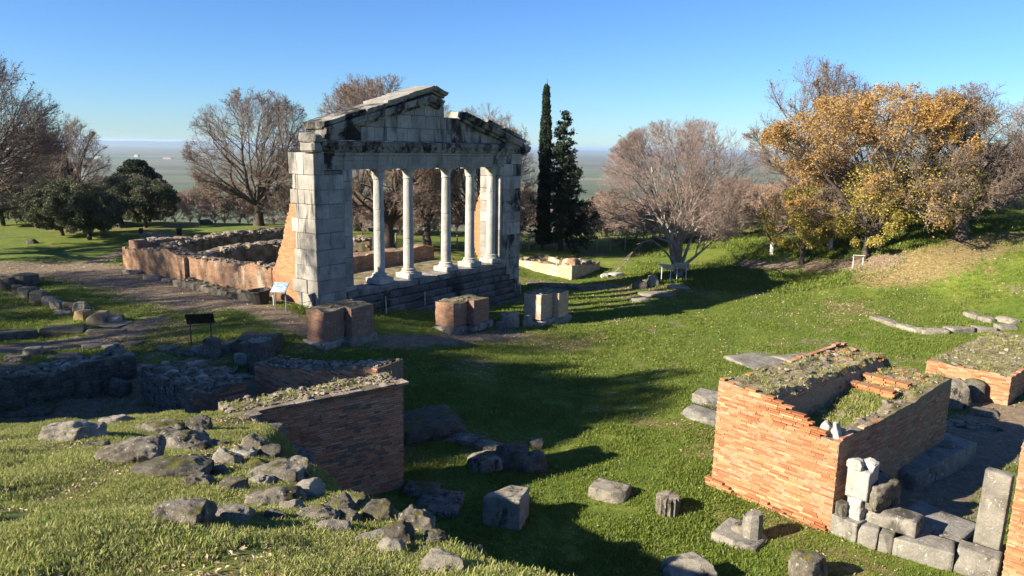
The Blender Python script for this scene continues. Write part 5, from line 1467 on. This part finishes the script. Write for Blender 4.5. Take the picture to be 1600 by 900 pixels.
def bare_tree(seed, H, crown, trunk_h, r0, limbs, fan, kids=(6, 6, 5, 4), lens=(.62, .55, .5, .5), up=(.05, .05, .04, .03), wig=(.13, .16, .18, .2), twig_r=.011, lean=(0, 0), ang=(.65, .7, .75, .8), leaves=0, leaf_size=.06, leaf_z=None, min_exit=.55, base_split=False):
    """trunk + limbs mesh and branch + twig mesh; crown = (cx, cy, cz, ex, ey, ez) in metres about the foot"""
    rg = np.random.default_rng(seed)
    C = np.array(crown[:3]); E = np.array(crown[3:])
    tm, bm = MB(), MB()
    K = 7
    top = np.array([lean[0], lean[1], trunk_h])
    P = np.linspace([0, 0, -.3], top, K)[None] + np.r_[np.zeros((1, 3)), rg.normal(0, .03 * trunk_h / 2, (K - 1, 3)) * [1, 1, 0]][None]
    Rr = np.linspace(r0, r0 * .72, K)[None]; Rr[0, 0] *= 1.55; Rr[0, 1] *= 1.12
    V, Q = tubes(P, Rr, 10); tm.add(V, Q)
    # limbs
    n = limbs; az = (np.arange(n) + rg.uniform(-.3, .3, n)) * 2 * np.pi / n + rg.uniform(0, 6); el = rg.uniform(fan[0], fan[1], n)
    D = np.stack([np.cos(az) * np.cos(el), np.sin(az) * np.cos(el), np.sin(el)], 1)
    D[0] = unit(np.array([.15, .1, 1.0]))
    S = np.repeat(top[None], n, 0) - np.array([0, 0, 1]) * rg.uniform(0, trunk_h * .35, n)[:, None]
    if base_split: S = np.c_[rg.normal(0, r0 * .8, (n, 2)), np.full(n, trunk_h * .4)]
    L = ellipsoid_exit(S, D, C, E) * rg.uniform(.8, .98, n)
    P, DS = paths(S, D, L, 9, rg, wig[0], up[0])
    Rd = (r0 * .52 * rg.uniform(.6, 1.05, n))[:, None] * np.linspace(1, .12, 9)[None] ** 1.15
    V, Q = tubes(P, Rd, 8); tm.add(V, Q)
    tips = []
    for lv in range(4):
        p, d, rad, t_ = sprout(P, DS, Rd, kids[lv], rg, (.22, .2, .18, .15)[lv], ang[lv])
        out = unit(p - C * [1, 1, .75]); d = unit(d + out * (.28, .30, .28, .25)[lv])
        plen = np.repeat(np.linalg.norm(P[:, -1] - P[:, 0], axis=1), kids[lv])
        ex = ellipsoid_exit(p, d, C, E)
        L = np.minimum(plen * lens[lv] * rg.uniform(.65, 1.25, len(p)), ex * rg.uniform(.85, 1.05, len(p)) + .1)
        Kp = (7, 6, 5, 3)[lv]
        P, DS = paths(p, d, L, Kp, rg, wig[min(lv + 1, 3)], up[min(lv + 1, 3)])
        rb = np.maximum(np.minimum(rad * .62, (.09, .05, .025, .014)[lv] * r0 / .35), twig_r * (1.7, 1.5, 1.15, .8)[lv])
        Rd = rb[:, None] * np.linspace(1, .35, Kp)[None]
        V, Q = tubes(P, Rd, (5, 4, 3, 3)[lv])
        (tm if lv == 0 else bm).add(V, Q)
        if lv >= 2: tips.append(P.reshape(-1, 3))
    out = [tm.mesh('trunk', True), bm.mesh('crown', True)]
    if leaves:
        pts = np.concatenate(tips)
        if leaf_z is not None: pts = pts[leaf_z(pts, C, E)]
        q = pts[rg.integers(0, len(pts), leaves)] + rg.normal(0, .10, (leaves, 3))
        V, Q = leaf_cards(q, leaf_size, rg)
        out.append(mesh_np('foliage', V, Q))
    return out
def plant(name, meshes, mats, p, label, cat='tree', rz=0.0, s=1.0, group=None, names=('trunk', 'crown', 'foliage')):
    o = empty(name, (p[0], p[1], p[2]), rz); o.scale = (s, s, s) if np.isscalar(s) else s
    tag(o, label, cat, group)
    for me, mt, nm in zip(meshes, mats, names):
        if me is None: continue
        if not me.materials: me.materials.append(M[mt])
        obj(nm, me, None, o)
    return o
def height_to(v, u, p): return at_depth(u, v, p.y).z - p.z

# a broad oak, its copies stand behind the columns and at the left
oak = bare_tree(5, 10, (0, 0, 5.7, 5.2, 5.2, 4.9), 1.9, .42, 12, (.15, 1.3), kids=(8, 7, 6, 6), leaves=5000, leaf_size=.045)
oak_m = ('bark', 'twig', 'leaf_brown')
tall = bare_tree(8, 11, (0, 0, 6.4, 4.2, 4.2, 5.4), 2.6, .32, 6, (.6, 1.35), kids=(8, 7, 7, 6), up=(.06, .08, .06, .04), leaves=4000, leaf_size=.05)
pale = bare_tree(14, 8.8, (0, 0, 5.0, 4.7, 4.7, 4.1), 1.0, .26, 9, (.45, 1.35), kids=(7, 8, 8, 6), up=(.03, .05, .04, .03), wig=(.10, .11, .12, .14), base_split=True, twig_r=.008)
p = hit(405, 353); hh_ = height_to(147, 405, p)
plant('oak_tree', oak, oak_m, p, 'large spreading bare oak with dark limbs left of the monument', rz=.4, s=hh_ / 10.2)
p = hit(607, 388); plant('oak_tree', oak, oak_m, p, 'bare dark-trunked tree seen between the first and second columns', rz=2.2, s=1.02, group='bare trees behind the monument')
p = hit(668, 391); plant('bare_tree', tall, oak_m, p, 'bare forked tree seen between the second and third columns', rz=1.0, s=.80, group='bare trees behind the monument')
p = hit(745, 388); plant('oak_tree', oak, oak_m, p, 'bare tree seen between the last two columns', rz=4.1, s=.82, group='bare trees behind the monument')
p = at_depth(560, 345, 66); p.z = land1(p.x, p.y); plant('bare_tree', tall, ('bark', 'twig_red', 'leaf_brown'), p, 'reddish bare tree rising behind the left slope of the gable', rz=3.0, s=1.12)
p = at_depth(760, 345, 70); p.z = land1(p.x, p.y); plant('bare_tree', tall, ('bark', 'twig_red', 'leaf_brown'), p, 'bare treetop showing just above the right slope of the gable', rz=.3, s=1.02)
# left edge
p = Vector((-30.5, 40, land1(-30.5, 40))); plant('oak_tree', oak, oak_m, p, 'tall bare tree reaching in from the left edge', rz=1.2, s=1.12)
p = hit(30, 366); p.y += 6; p.z = land1(p.x, p.y); plant('bare_tree', tall, ('bark', 'twig_red', 'leaf_brown'), p, 'russet bare tree with withered leaves behind the olives at the left', rz=5.0, s=.72)
# pale domed tree right of the monument
p = hit(1060, 431); hh_ = height_to(186, 1060, p)
dome = plant('bare_tree', pale, ('bark_pale', 'twig_pale'), p, 'pale many-stemmed bare tree with a round dome of twigs, right of the monument', rz=.7, s=(hh_ / 8.4, hh_ / 8.4, hh_ / 9.1))
# low broken bough hanging to its left
bp = np.array([(-.15, 0, .5), (-.55, -.05, 1.15), (-1.05, -.1, 1.75), (-1.6, -.12, 2.15), (-2.1, -.1, 2.0), (-2.5, -.1, 1.5), (-2.85, -.05, .9), (-3.1, 0, .5)])
m = MB(); V, Q = tube1(bp, [.075, .062, .05, .042, .034, .026, .018, .008], 6); m.add(V, Q)
rq = np.random.default_rng(4); k_ = rq.integers(3, 8, 46); d_ = unit(np.c_[rq.normal(-.5, .5, 46), rq.normal(0, .5, 46), rq.normal(-.5, .5, 46)])
P, _ = paths(bp[k_] + rq.normal(0, .03, (46, 3)), d_, rq.uniform(.3, 1.0, 46), 5, rq, .18, -.06); V, Q = tubes(P, np.linspace(.014, .004, 5)[None].repeat(46, 0), 3); m.add(V, Q)
V, Q = np.concatenate(m.v), np.concatenate(m.q)
obj('bough', mesh_np('bough', V, Q, smooth=True), M['bark_pale'], dome, rot=(0, 0, -.7))
# the tall bare tree behind the golden one, and the grey one at the right
p = at_depth(1255, 370, 54); p.z = land1(p.x, p.y); plant('bare_tree', tall, ('bark', 'twig_pale', 'leaf_brown'), p, 'tall thin bare treetop rising behind the golden tree', rz=2.0, s=(height_to(92, 1300, p)) / 11.6)
# golden tree
def upper(pts, C, E): return (pts[:, 2] > C[2] - .25 * E[2])
gold = bare_tree(31, 9, (0, 0, 5.0, 6.2, 5.2, 4.5), 1.6, .36, 8, (.3, 1.25), kids=(7, 7, 6, 4), leaves=46000, leaf_size=.055, leaf_z=lambda q, C, E: (q[:, 0] < 2.6 + np.random.default_rng(2).normal(0, 1.6, len(q))) & (np.random.default_rng(3).random(len(q)) < .25 + .75 * sstep(-1.5, 2.5, q[:, 2] - C[2] + .3 * (3 - q[:, 0]))))
p = hit(1348, 400); p.x += .7; hh_ = height_to(140, 1380, p)
gt = plant('golden_tree', gold, ('bark', 'twig', 'leaf_amber'), p, 'broad tree with thinning amber and gold leaves on the bank at the right', rz=.0, s=(1.17, 1.0, hh_ / 9.3))
V, Q = leaf_cards(unit(RNG.normal(size=(6500, 3))) * np.cbrt(RNG.uniform(.35, 1, (6500, 1))) * np.array([3.4, 3.2, 2.0]) + np.array([1.2, -1.0, 4.0]) , .055, RNG)
obj('inner_foliage', mesh_np('inner_foliage', V, Q), M['leaf_gold'], gt)
small = bare_tree(37, 4, (0, 0, 2.5, 2.3, 2.0, 1.5), 1.0, .16, 6, (.3, 1.2), kids=(5, 5, 5, 4), leaves=14000, leaf_size=.05, twig_r=.009)
p = hit(1252, 413); plant('golden_tree', small, ('bark', 'twig', 'leaf_gold'), p, 'small leaning yellow-leaved tree left of the broad amber tree', rz=.5, s=1.12)
p = hit(1335, 402); p.x += .2; p.y -= .8; p.z = land1(p.x, p.y); plant('golden_tree', small, ('bark', 'twig', 'leaf_amber'), p, 'low rounded amber tree in front of the broad one', rz=2.5, s=1.0)
p = hit(1500, 372); plant('oak_tree', oak, ('bark', 'twig', 'leaf_gold'), p, 'grey twiggy tree with few leaves at the right, beyond the amber tree', rz=.9, s=(1.0, 1.0, height_to(140, 1490, p) / 10.2))
p = hit(1595, 362); p.y += 6; p.x += 6; p.z = land1(p.x, p.y); plant('bare_tree', tall, ('bark', 'twig', 'leaf_brown'), p, 'bare bushy tree cut by the right edge', rz=.9, s=.75)
# whitewashed young trunks
for i, (u, v, lab) in enumerate([(1206, 396, 'thin young tree with a whitewashed trunk on the bright bank'), (1297, 392, 'whitewashed trunk under the golden crowns')]):
    p = hit(u, v); plant('young_tree', small[:2], ('bark_white', 'twig'), p, lab, rz=i * 2.0, s=(.75, .75, .95))
    # ('trunk' mesh is shared with the small tree; its own whitewash is a thin sleeve)
    V, Q = tube1([(0, 0, -.1), (.01, .01, .9)], [.21, .17], 10); m = mesh_np('whitewash', V, Q, smooth=True)
    obj('whitewash', m, M['bark_white'], bpy.data.objects[sorted(o.name for o in bpy.data.objects if o.name.startswith('young_tree'))[-1]])

# evergreen trees
def clumps(centres, rad, n, size, seed, elong=1.0, squash=.8):
    rg = np.random.default_rng(seed)
    c = centres[rg.integers(0, len(centres), n)]
    q = c + unit(rg.normal(size=(n, 3))) * (rad * np.cbrt(rg.uniform(.15, 1, n)))[:, None] * np.array([1, 1, squash])
    return leaf_cards(q, size, rg, elong=elong)
def olive_tree(seed, H, wdt):
    rg = np.random.default_rng(seed)
    sk = bare_tree(seed, H, (0, 0, H * .58, wdt, wdt, H * .40), H * .24, .20, 6, (.3, 1.2), kids=(4, 4, 3, 2), twig_r=.012)
    cen = unit(rg.normal(size=(130, 3))) * np.cbrt(rg.uniform(.25, 1, (130, 1))) * np.array([wdt, wdt, H * .44]) * .95 + np.array([0, 0, H * .57])
    V, Q = clumps(cen, .46, 34000, .055, seed + 1, 1.5)
    return [sk[0], mesh_np('foliage', V, Q)]
olive = olive_tree(51, 4.5, 3.0)
nm2 = ('trunk', 'crown')
for i, (u, v, s, lab) in enumerate([(140, 375, .80, 'dark olive tree with a forked trunk on the bright grass'), (97, 368, .82, 'olive tree with a leaning trunk left of the forked one'), (58, 356, .85, 'olive tree in deep shade near the left edge'), (228, 356, .82, 'dense dark olive tree right of the forked one'), (190, 352, .85, 'olive tree behind, between the forked and the dense one'), (5, 352, .9, 'olive tree at the left edge under the bare branches')]):
    p = hit(u, v); plant('olive_tree', olive, ('bark', 'leaf_olive'), p, lab, rz=i * 1.3, s=s, names=nm2, group='olive trees at the left')
p = at_depth(215, 300, 72); p.z = land1(p.x, p.y)
cen = np.concatenate([np.stack([r_ * np.cos(a), r_ * np.sin(a), np.full(24, z)], 1) for z, r_ in zip(np.linspace(1.5, 6.3, 8), (2.5, 2.8, 2.7, 2.4, 2.1, 1.6, 1.0, .4)) for a in [np.linspace(0, 6.28, 24) + z]])
V, Q = clumps(cen, .7, 22000, .09, 61, 1.4)
pine_me = [bare_tree(52, 6, (0, 0, 4, 2, 2, 2), 2.2, .18, 5, (.2, 1.2), kids=(3, 3, 2, 2))[0], mesh_np('crown', V, Q)]
plant('pine_tree', pine_me, ('bark', 'needle'), p, 'dark bushy evergreen top above the olive trees', s=(1.0, 1.0, height_to(250, 215, p) / 6.8), names=nm2)
p = at_depth(82, 300, 70); p.z = land1(p.x, p.y); plant('pine_tree', pine_me, ('bark', 'leaf_brown'), p, 'dark brownish evergreen behind the bare branches at the left', rz=1.0, s=(.7, .7, height_to(212, 82, p) / 6.8), names=nm2)
# cypress
def cypress(H, wd, seed):
    rg = np.random.default_rng(seed); n = 420
    z = rg.uniform(.06, .97, n); r_ = wd * np.interp(z, [0, .12, .35, .7, .9, 1], [.75, 1, .95, .72, .42, .1]) * np.sqrt(rg.uniform(.25, 1, n)); a = rg.uniform(0, 6.28, n)
    cen = np.stack([r_ * np.cos(a), r_ * np.sin(a), z * H], 1)
    V, Q = clumps(cen, .16, 30000, .055, seed, 1.6, 2.2)
    m = MB(); m.add(V, Q)
    V, Q = tube1([(0, 0, -.3), (0, 0, H * .5), (0, 0, H)], [.13, .08, .02], 8)
    V2, Q2 = tube1([(0, 0, H * .93), (.03, 0, H * 1.03)], [.03, .01], 4); m.add(V2, Q2)
    return [mesh_np('trunk', V, Q, smooth=True), m.mesh('crown')]
p = hit(848, 390); H_ = height_to(131, 848, p); plant('cypress_tree', cypress(H_, .43, 71), ('bark', 'needle'), p, 'tall narrow dark cypress right of the monument', names=nm2)
# fir with tiered boughs
def fir(H, wd, seed):
    rg = np.random.default_rng(seed); P0, D, L = [], [], []
    for z in np.linspace(.08, .98, 27):
        for _ in range(6 if z < .7 else 4):
            a = rg.uniform(0, 6.28); l = wd * np.interp(z, [0, .1, .25, .5, .8, 1], [.8, 1.0, .9, .50, .24, .06]) * rg.uniform(.45, 1.25)
            P0.append((0, 0, z * H)); D.append((math.cos(a), math.sin(a), .12)); L.append(l)
    P, DS = paths(np.array(P0), np.array(D, float) - np.array([0, 0, .25]), np.array(L), 6, rg, .10, .10)
    Rd = np.full(len(P), .025)[:, None] * np.linspace(1, .3, 6)[None]
    m = MB(); V, Q = tubes(P, Rd, 4); m.add(V, Q)
    V, Q = tube1([(0, 0, -.3), (0, 0, H * .5), (0, 0, H)], [.17, .10, .02], 8); m.add(V, Q)
    tr = m.mesh('trunk', True)
    sp_, sd2, _, tt = sprout(P, DS, Rd, 11, rg, .12, .9)
    Ls = np.repeat(np.array(L), 11) * (.55 - .38 * tt) + .12
    P2, _ = paths(sp_, sd2 * [1, 1, .5] - np.array([0, 0, .12]), Ls, 3, rg, .08, .02)
    wgt = np.clip((Ls * 42).astype(int), 6, 60); idx = np.repeat(np.arange(len(P2)), wgt); f = rg.uniform(0, 1, (len(idx), 1))
    q = P2[idx, 0] * (1 - f) + P2[idx, 2] * f + rg.normal(0, 1, (len(idx), 3)) * np.array([.06, .06, .04])
    V, Q = leaf_cards(q, .055, rg, elong=1.7)
    return [tr, mesh_np('crown', V, Q)]
p = hit(876, 392); H_ = height_to(173, 882, p); plant('fir_tree', fir(H_, 2.7, 81), ('bark', 'needle'), p, 'dark fir with ragged tiered boughs beside the cypress', names=nm2)

# scrub beyond the fence: bare bushes, alike
bush = bare_tree(91, 3.6, (0, 0, 2.0, 2.4, 2.4, 1.8), .3, .07, 10, (.4, 1.4), kids=(5, 6, 5, 3), twig_r=.013, base_split=True, leaves=2500, leaf_size=.05)
bush_mesh = mesh_np('branches', np.concatenate([np.array([v.co for v in me.vertices]) for me in bush[:2]]), np.concatenate([np.array([tuple(pl.vertices) for pl in bush[0].polygons]), np.array([tuple(pl.vertices) for pl in bush[1].polygons]) + len(bush[0].vertices)]))
bush_red = bush_mesh.copy(); bush_pale = bush_mesh.copy()
bush_red.materials.append(M['twig_red']); bush_pale.materials.append(M['twig_pale'])
bl1 = bush[2]; bl1.materials.append(M['leaf_olive'])
rg = np.random.default_rng(5)
def scrub(u0, u1, n, d0, d1, label, group, s0=.6, s1=1.05, leafy=.35):
    for k in range(n):
        u = u0 + (u1 - u0) * (k + rg.uniform(.1, .9)) / n; D = rg.uniform(d0, d1)
        q = at_depth(u, 380, D); z = land1(q.x, q.y)
        o = empty('bush', (q.x, q.y, z), rg.uniform(0, 6.28)); s = rg.uniform(s0, s1); o.scale = (s, s, s * rg.uniform(.8, 1.15)); tag(o, label, 'bush', group)
        obj('branches', bush_red if rg.random() < .55 else bush_pale, None, o)
        if rg.random() < leafy: obj('leaves', bl1, None, o)
scrub(895, 1240, 22, 54, 66, 'leafless mauve-brown bush in the scrub beyond the fence, right of the cypress', 'scrub right of the cypress')
scrub(440, 830, 22, 56, 68, 'leafless brown bush in the scrub behind the monument', 'scrub behind the monument')
scrub(255, 440, 10, 62, 70, 'leafless bush in the scrub under the spreading oak', 'scrub under the oak', .6, 1.0)
scrub(-40, 255, 14, 58, 70, 'bush in the scrub behind the olive trees', 'scrub behind the olives', .8, 1.2, .6)
scrub(1230, 1640, 18, 50, 60, 'leafless bush in the scrub behind the golden tree', 'scrub behind the golden tree', .8, 1.3)
# trees standing off to the left, whose shade falls over the ruins and the lawn
OFF = [(-27.5, 10.6, 'olive_tree', olive, ('bark', 'leaf_olive'), (2.0, 1.5, 2.35)), (-31, 9.6, 'olive_tree', olive, ('bark', 'leaf_olive'), (2.0, 1.3, 3.1)), (-35, 6.8, 'olive_tree', olive, ('bark', 'leaf_olive'), (1.3, .85, 2.9))]
for i, (x, y, nm, me, mt, s) in enumerate(OFF):
    plant(nm, me, mt, (x, y, land1(x, y)), 'tall evergreen standing outside the frame at the left', rz=0, s=s, names=nm2, group='shade trees outside the frame')
for i, (x, y, me, s) in enumerate([(-38, 23, tall, 1.3), (-35, 14.5, tall, 1.5)]):
    plant('bare_tree', me[:2], oak_m, (x, y, land1(x, y)), 'bare tree standing outside the frame at the left', rz=i * 1.1, s=s, group='bare trees outside the frame')
# ------------------------------------------------------------------ grass and fallen leaves
def clump_mesh(seed, blades, h, spread, wd):
    rg = np.random.default_rng(seed); V, Q, T3 = [], [], []
    for _ in range(blades):
        a = rg.uniform(0, 6.28); r_ = spread * math.sqrt(rg.random()); x, y = r_ * math.cos(a), r_ * math.sin(a)
        hh = h * rg.uniform(.5, 1.2); b = rg.uniform(0, 6.28); ln = rg.uniform(.15, .8) * hh
        fx_, fy_ = math.cos(b), math.sin(b); sx, sy = -fy_ * wd, fx_ * wd; n = len(V)
        V += [(x - sx, y - sy, -.01), (x + sx, y + sy, -.01), (x + fx_ * ln * .35 - sx * .8, y + fy_ * ln * .35 - sy * .8, hh * .6), (x + fx_ * ln * .35 + sx * .8, y + fy_ * ln * .35 + sy * .8, hh * .6), (x + fx_ * ln, y + fy_ * ln, hh)]
        Q.append((n, n + 1, n + 3, n + 2)); T3.append((n + 2, n + 3, n + 4))
    return mesh_np('grass_clump', V, Q, T3)
def leaf_mesh(seed):
    V = [(-1, 0, .1), (-.2, .5, .35), (1, 0, .05), (-.2, -.45, .25), (-.1, 0, .0)]
    return mesh_np('dry_leaf', np.array(V), None, [(0, 4, 1), (1, 4, 2), (2, 4, 3), (3, 4, 0)])
def scatter(name, pts, rots, scl, variants, label, cat):
    """one object: a cloud of points with a small mesh on each"""
    me = bpy.data.meshes.new(name)
    me.vertices.add(len(pts)); me.vertices.foreach_set('co', np.asarray(pts, np.float32).ravel())
    for nm, ty, arr in (('turn', 'FLOAT_VECTOR', rots), ('size', 'FLOAT', scl)):
        a = me.attributes.new(nm, ty, 'POINT'); a.data.foreach_set('vector' if ty == 'FLOAT_VECTOR' else 'value', np.asarray(arr, np.float32).ravel())
    o = obj(name, me)
    colx = bpy.data.collections.new(name + '_pieces')
    for i, v in enumerate(variants): colx.objects.link(bpy.data.objects.new('%s_piece' % name, v))
    ng = bpy.data.node_groups.new(name, 'GeometryNodeTree')
    ng.interface.new_socket('Geometry', in_out='INPUT', socket_type='NodeSocketGeometry'); ng.interface.new_socket('Geometry', in_out='OUTPUT', socket_type='NodeSocketGeometry')
    gi, go = ng.nodes.new('NodeGroupInput'), ng.nodes.new('NodeGroupOutput')
    ip, ci = ng.nodes.new('GeometryNodeInstanceOnPoints'), ng.nodes.new('GeometryNodeCollectionInfo')
    ci.inputs['Collection'].default_value = colx; ci.inputs['Separate Children'].default_value = True; ci.inputs['Reset Children'].default_value = True
    ip.inputs['Pick Instance'].default_value = True
    at_, as_ = ng.nodes.new('GeometryNodeInputNamedAttribute'), ng.nodes.new('GeometryNodeInputNamedAttribute')
    at_.data_type = 'FLOAT_VECTOR'; at_.inputs['Name'].default_value = 'turn'; as_.data_type = 'FLOAT'; as_.inputs['Name'].default_value = 'size'
    L = ng.links.new
    L(gi.outputs[0], ip.inputs['Points']); L(ci.outputs[0], ip.inputs['Instance']); L(ip.outputs[0], go.inputs[0])
    e2r = ng.nodes.new('FunctionNodeEulerToRotation'); L(at_.outputs[0], e2r.inputs[0]); L(e2r.outputs[0], ip.inputs['Rotation'])
    L(as_.outputs[0], ip.inputs['Scale'])
    md = o.modifiers.new('scatter', 'NODES'); md.node_group = ng
    return tag(o, label, cat, kind='stuff')
rg = np.random.default_rng(99)
def in_view(x, y, z, pad=40):
    P = np.c_[x, y, z - CAM_Z] @ CR
    u = 800 - FPX * P[:, 0] / P[:, 2]; v = 450 + FPX * P[:, 1] / P[:, 2]
    return (u > -pad) & (u < 1600 + pad) & (v < 900 + pad) & (P[:, 2] < 0)
def cloud(n, x0, x1, y0, y1, keep):
    x, y = rg.uniform(x0, x1, n), rg.uniform(y0, y1, n); z = land(x, y)
    k = keep(x, y, z) & in_view(x, y, z)
    return x[k], y[k], z[k]
def turns(n, tilt): return np.c_[rg.normal(0, tilt, n), rg.normal(0, tilt, n), rg.uniform(0, 6.28, n)]
def grassy(x, y, k=1.0):
    e, d = cover_at(x, y)
    return rg.random(len(x)) > np.clip(np.maximum((e - .25) * 2.2, (d - .30) * 1.5), 0, 1) * k
# the bank before us
near_v = [clump_mesh(200 + i, 18, .033, .085, .003) for i in range(5)]
for m_ in near_v: m_.materials.append(M['grass_blade'])
x, y, z = cloud(190000, -10, 1.2, 3.6, 15.2, lambda x, y, z: (poly_sd(x, y) < .5) & (vnoise(x, y, .35, 31) * .6 + vnoise(x, y, 1.2, 32) * .6 > .50))
sc_ = rg.uniform(.55, 1.25, len(x)) * (.55 + .9 * vnoise(x, y, .8, 33))
scatter('grass', np.c_[x, y, z], turns(len(x), .18), sc_, near_v, 'short bright grass tufts on the foreground bank', 'grass')
n_near = len(x)
# the lawn
far_v = [clump_mesh(220 + i, 14, .06, .16, .007) for i in range(5)]
for m_ in far_v: m_.materials.append(M['lawn_blade'])
x, y, z = cloud(290000, -22, 33, 12, 46, lambda x, y, z: (poly_sd(x, y) > .2) & (rg.random(len(x)) < np.clip(1.45 - y / 32, .28, 1)) & grassy(x, y) & (vnoise(x, y, .5, 41) * .5 + vnoise(x, y, 2.0, 42) * .7 > .27))
sc_ = rg.uniform(.5, 1.15, len(x)) * (.5 + .8 * vnoise(x, y, 1.1, 43)) * (.85 + .012 * y)
scatter('lawn_grass', np.c_[x, y, z], turns(len(x), .15), sc_, far_v, 'green lawn grass between the ruins', 'grass')
n_far = len(x)
# taller grass on the bright bank at the right, behind
x, y, z = cloud(22000, 8, 34, 40, 58, lambda x, y, z: (rg.random(len(x)) < .8) & grassy(x, y) & (vnoise(x, y, 1.8, 71) > .3))
scatter('tall_grass', np.c_[x, y, z], turns(len(x), .15), rg.uniform(1.2, 2.8, len(x)), far_v, 'taller bright grass along the bank below the scrub', 'grass')
# fallen leaves
lm = [leaf_mesh(i) for i in range(2)]
for m_ in lm: m_.materials.append(M['dry_leaf'])
x, y, z = cloud(34000, -10, 1.2, 3.6, 15, lambda x, y, z: (poly_sd(x, y) < .3) & (vnoise(x, y, 1.0, 51) > .38))
X, Y, Z = [x], [y], [z]
x, y, z = cloud(60000, -14, 22, 12, 42, lambda x, y, z: (poly_sd(x, y) > .3) & (rg.random(len(x)) < .07 + np.clip(cover_at(x, y)[1] - .1, 0, 1)))
X.append(x); Y.append(y); Z.append(z)
x, y, z = cloud(16000, -26, -6, 22, 40, lambda x, y, z: rg.random(len(x)) < .3)
X.append(x); Y.append(y); Z.append(z)
x, y, z = cloud(9000, 12, 26, 34, 44, lambda x, y, z: rg.random(len(x)) < cover_at(x, y)[0] + .15)
X.append(x); Y.append(y); Z.append(z)
x, y, z = np.concatenate(X), np.concatenate(Y), np.concatenate(Z)
scatter('fallen_leaves', np.c_[x, y, z + .02], turns(len(x), .4), rg.uniform(.010, .026, len(x)) * (1 + .05 * y), lm, 'dry brown leaves scattered over the grass', 'leaves')
print('INSTANCES', n_near, n_far, len(x))

# grass that has seeded on the tops of the brick ruins
def on_top(o, spots, zf):
    q = Matrix.Translation(o.location) @ Matrix.Rotation(o.rotation_euler.z, 4, 'Z')
    return [tuple(q @ Vector((x, y, zf(x, y)))) for x, y in spots]
gp = on_top(OD_O, [(rg.uniform(1.45, 2.55), rg.uniform(.3, 3.9)) for _ in range(1100)] + [(rg.uniform(.1, 1.3), rg.uniform(.2, 6.2)) for _ in range(160)] + [(rg.uniform(1.4, 2.8), rg.uniform(4, 6.2)) for _ in range(160)], odeon_top)
gp += on_top(FB, [(rg.uniform(.1, S2L - .1), rg.uniform(.1, 6.8)) for _ in range(420)], ftop)
gp += on_top(LW, [(rg.uniform(.1, LL - .1), rg.uniform(.15, .8)) for _ in range(120)], ltop)
scatter('wall_grass', np.array(gp) + np.array([0, 0, .01]), turns(len(gp), .25), rg.uniform(.9, 2.2, len(gp)), near_v, 'grass tufts growing on the tops of the brick ruins', 'grass')

# ------------------------------------------------------------------ haze over the plain
m = MB(); m.box((0, 21200, (PLAIN_Z - 6 + 26) / 2), (43500, 22800, (26 - PLAIN_Z + 6) / 2))
hz = obj('haze', m.mesh('haze'), None)
hm = bpy.data.materials.new('haze'); hm.use_nodes = True; hn = hm.node_tree.nodes; hn.remove(hn['Principled BSDF'])
pv = hn.new('ShaderNodeVolumePrincipled'); pv.inputs['Color'].default_value = (.58, .78, 1.0, 1); pv.inputs['Density'].default_value = .000075; pv.inputs['Anisotropy'].default_value = .2
hm.node_tree.links.new(pv.outputs[0], hn['Material Output'].inputs['Volume'])
hz.data.materials.append(hm)
tag(hz, 'thin blue haze lying over the plain', 'haze', kind='stuff')
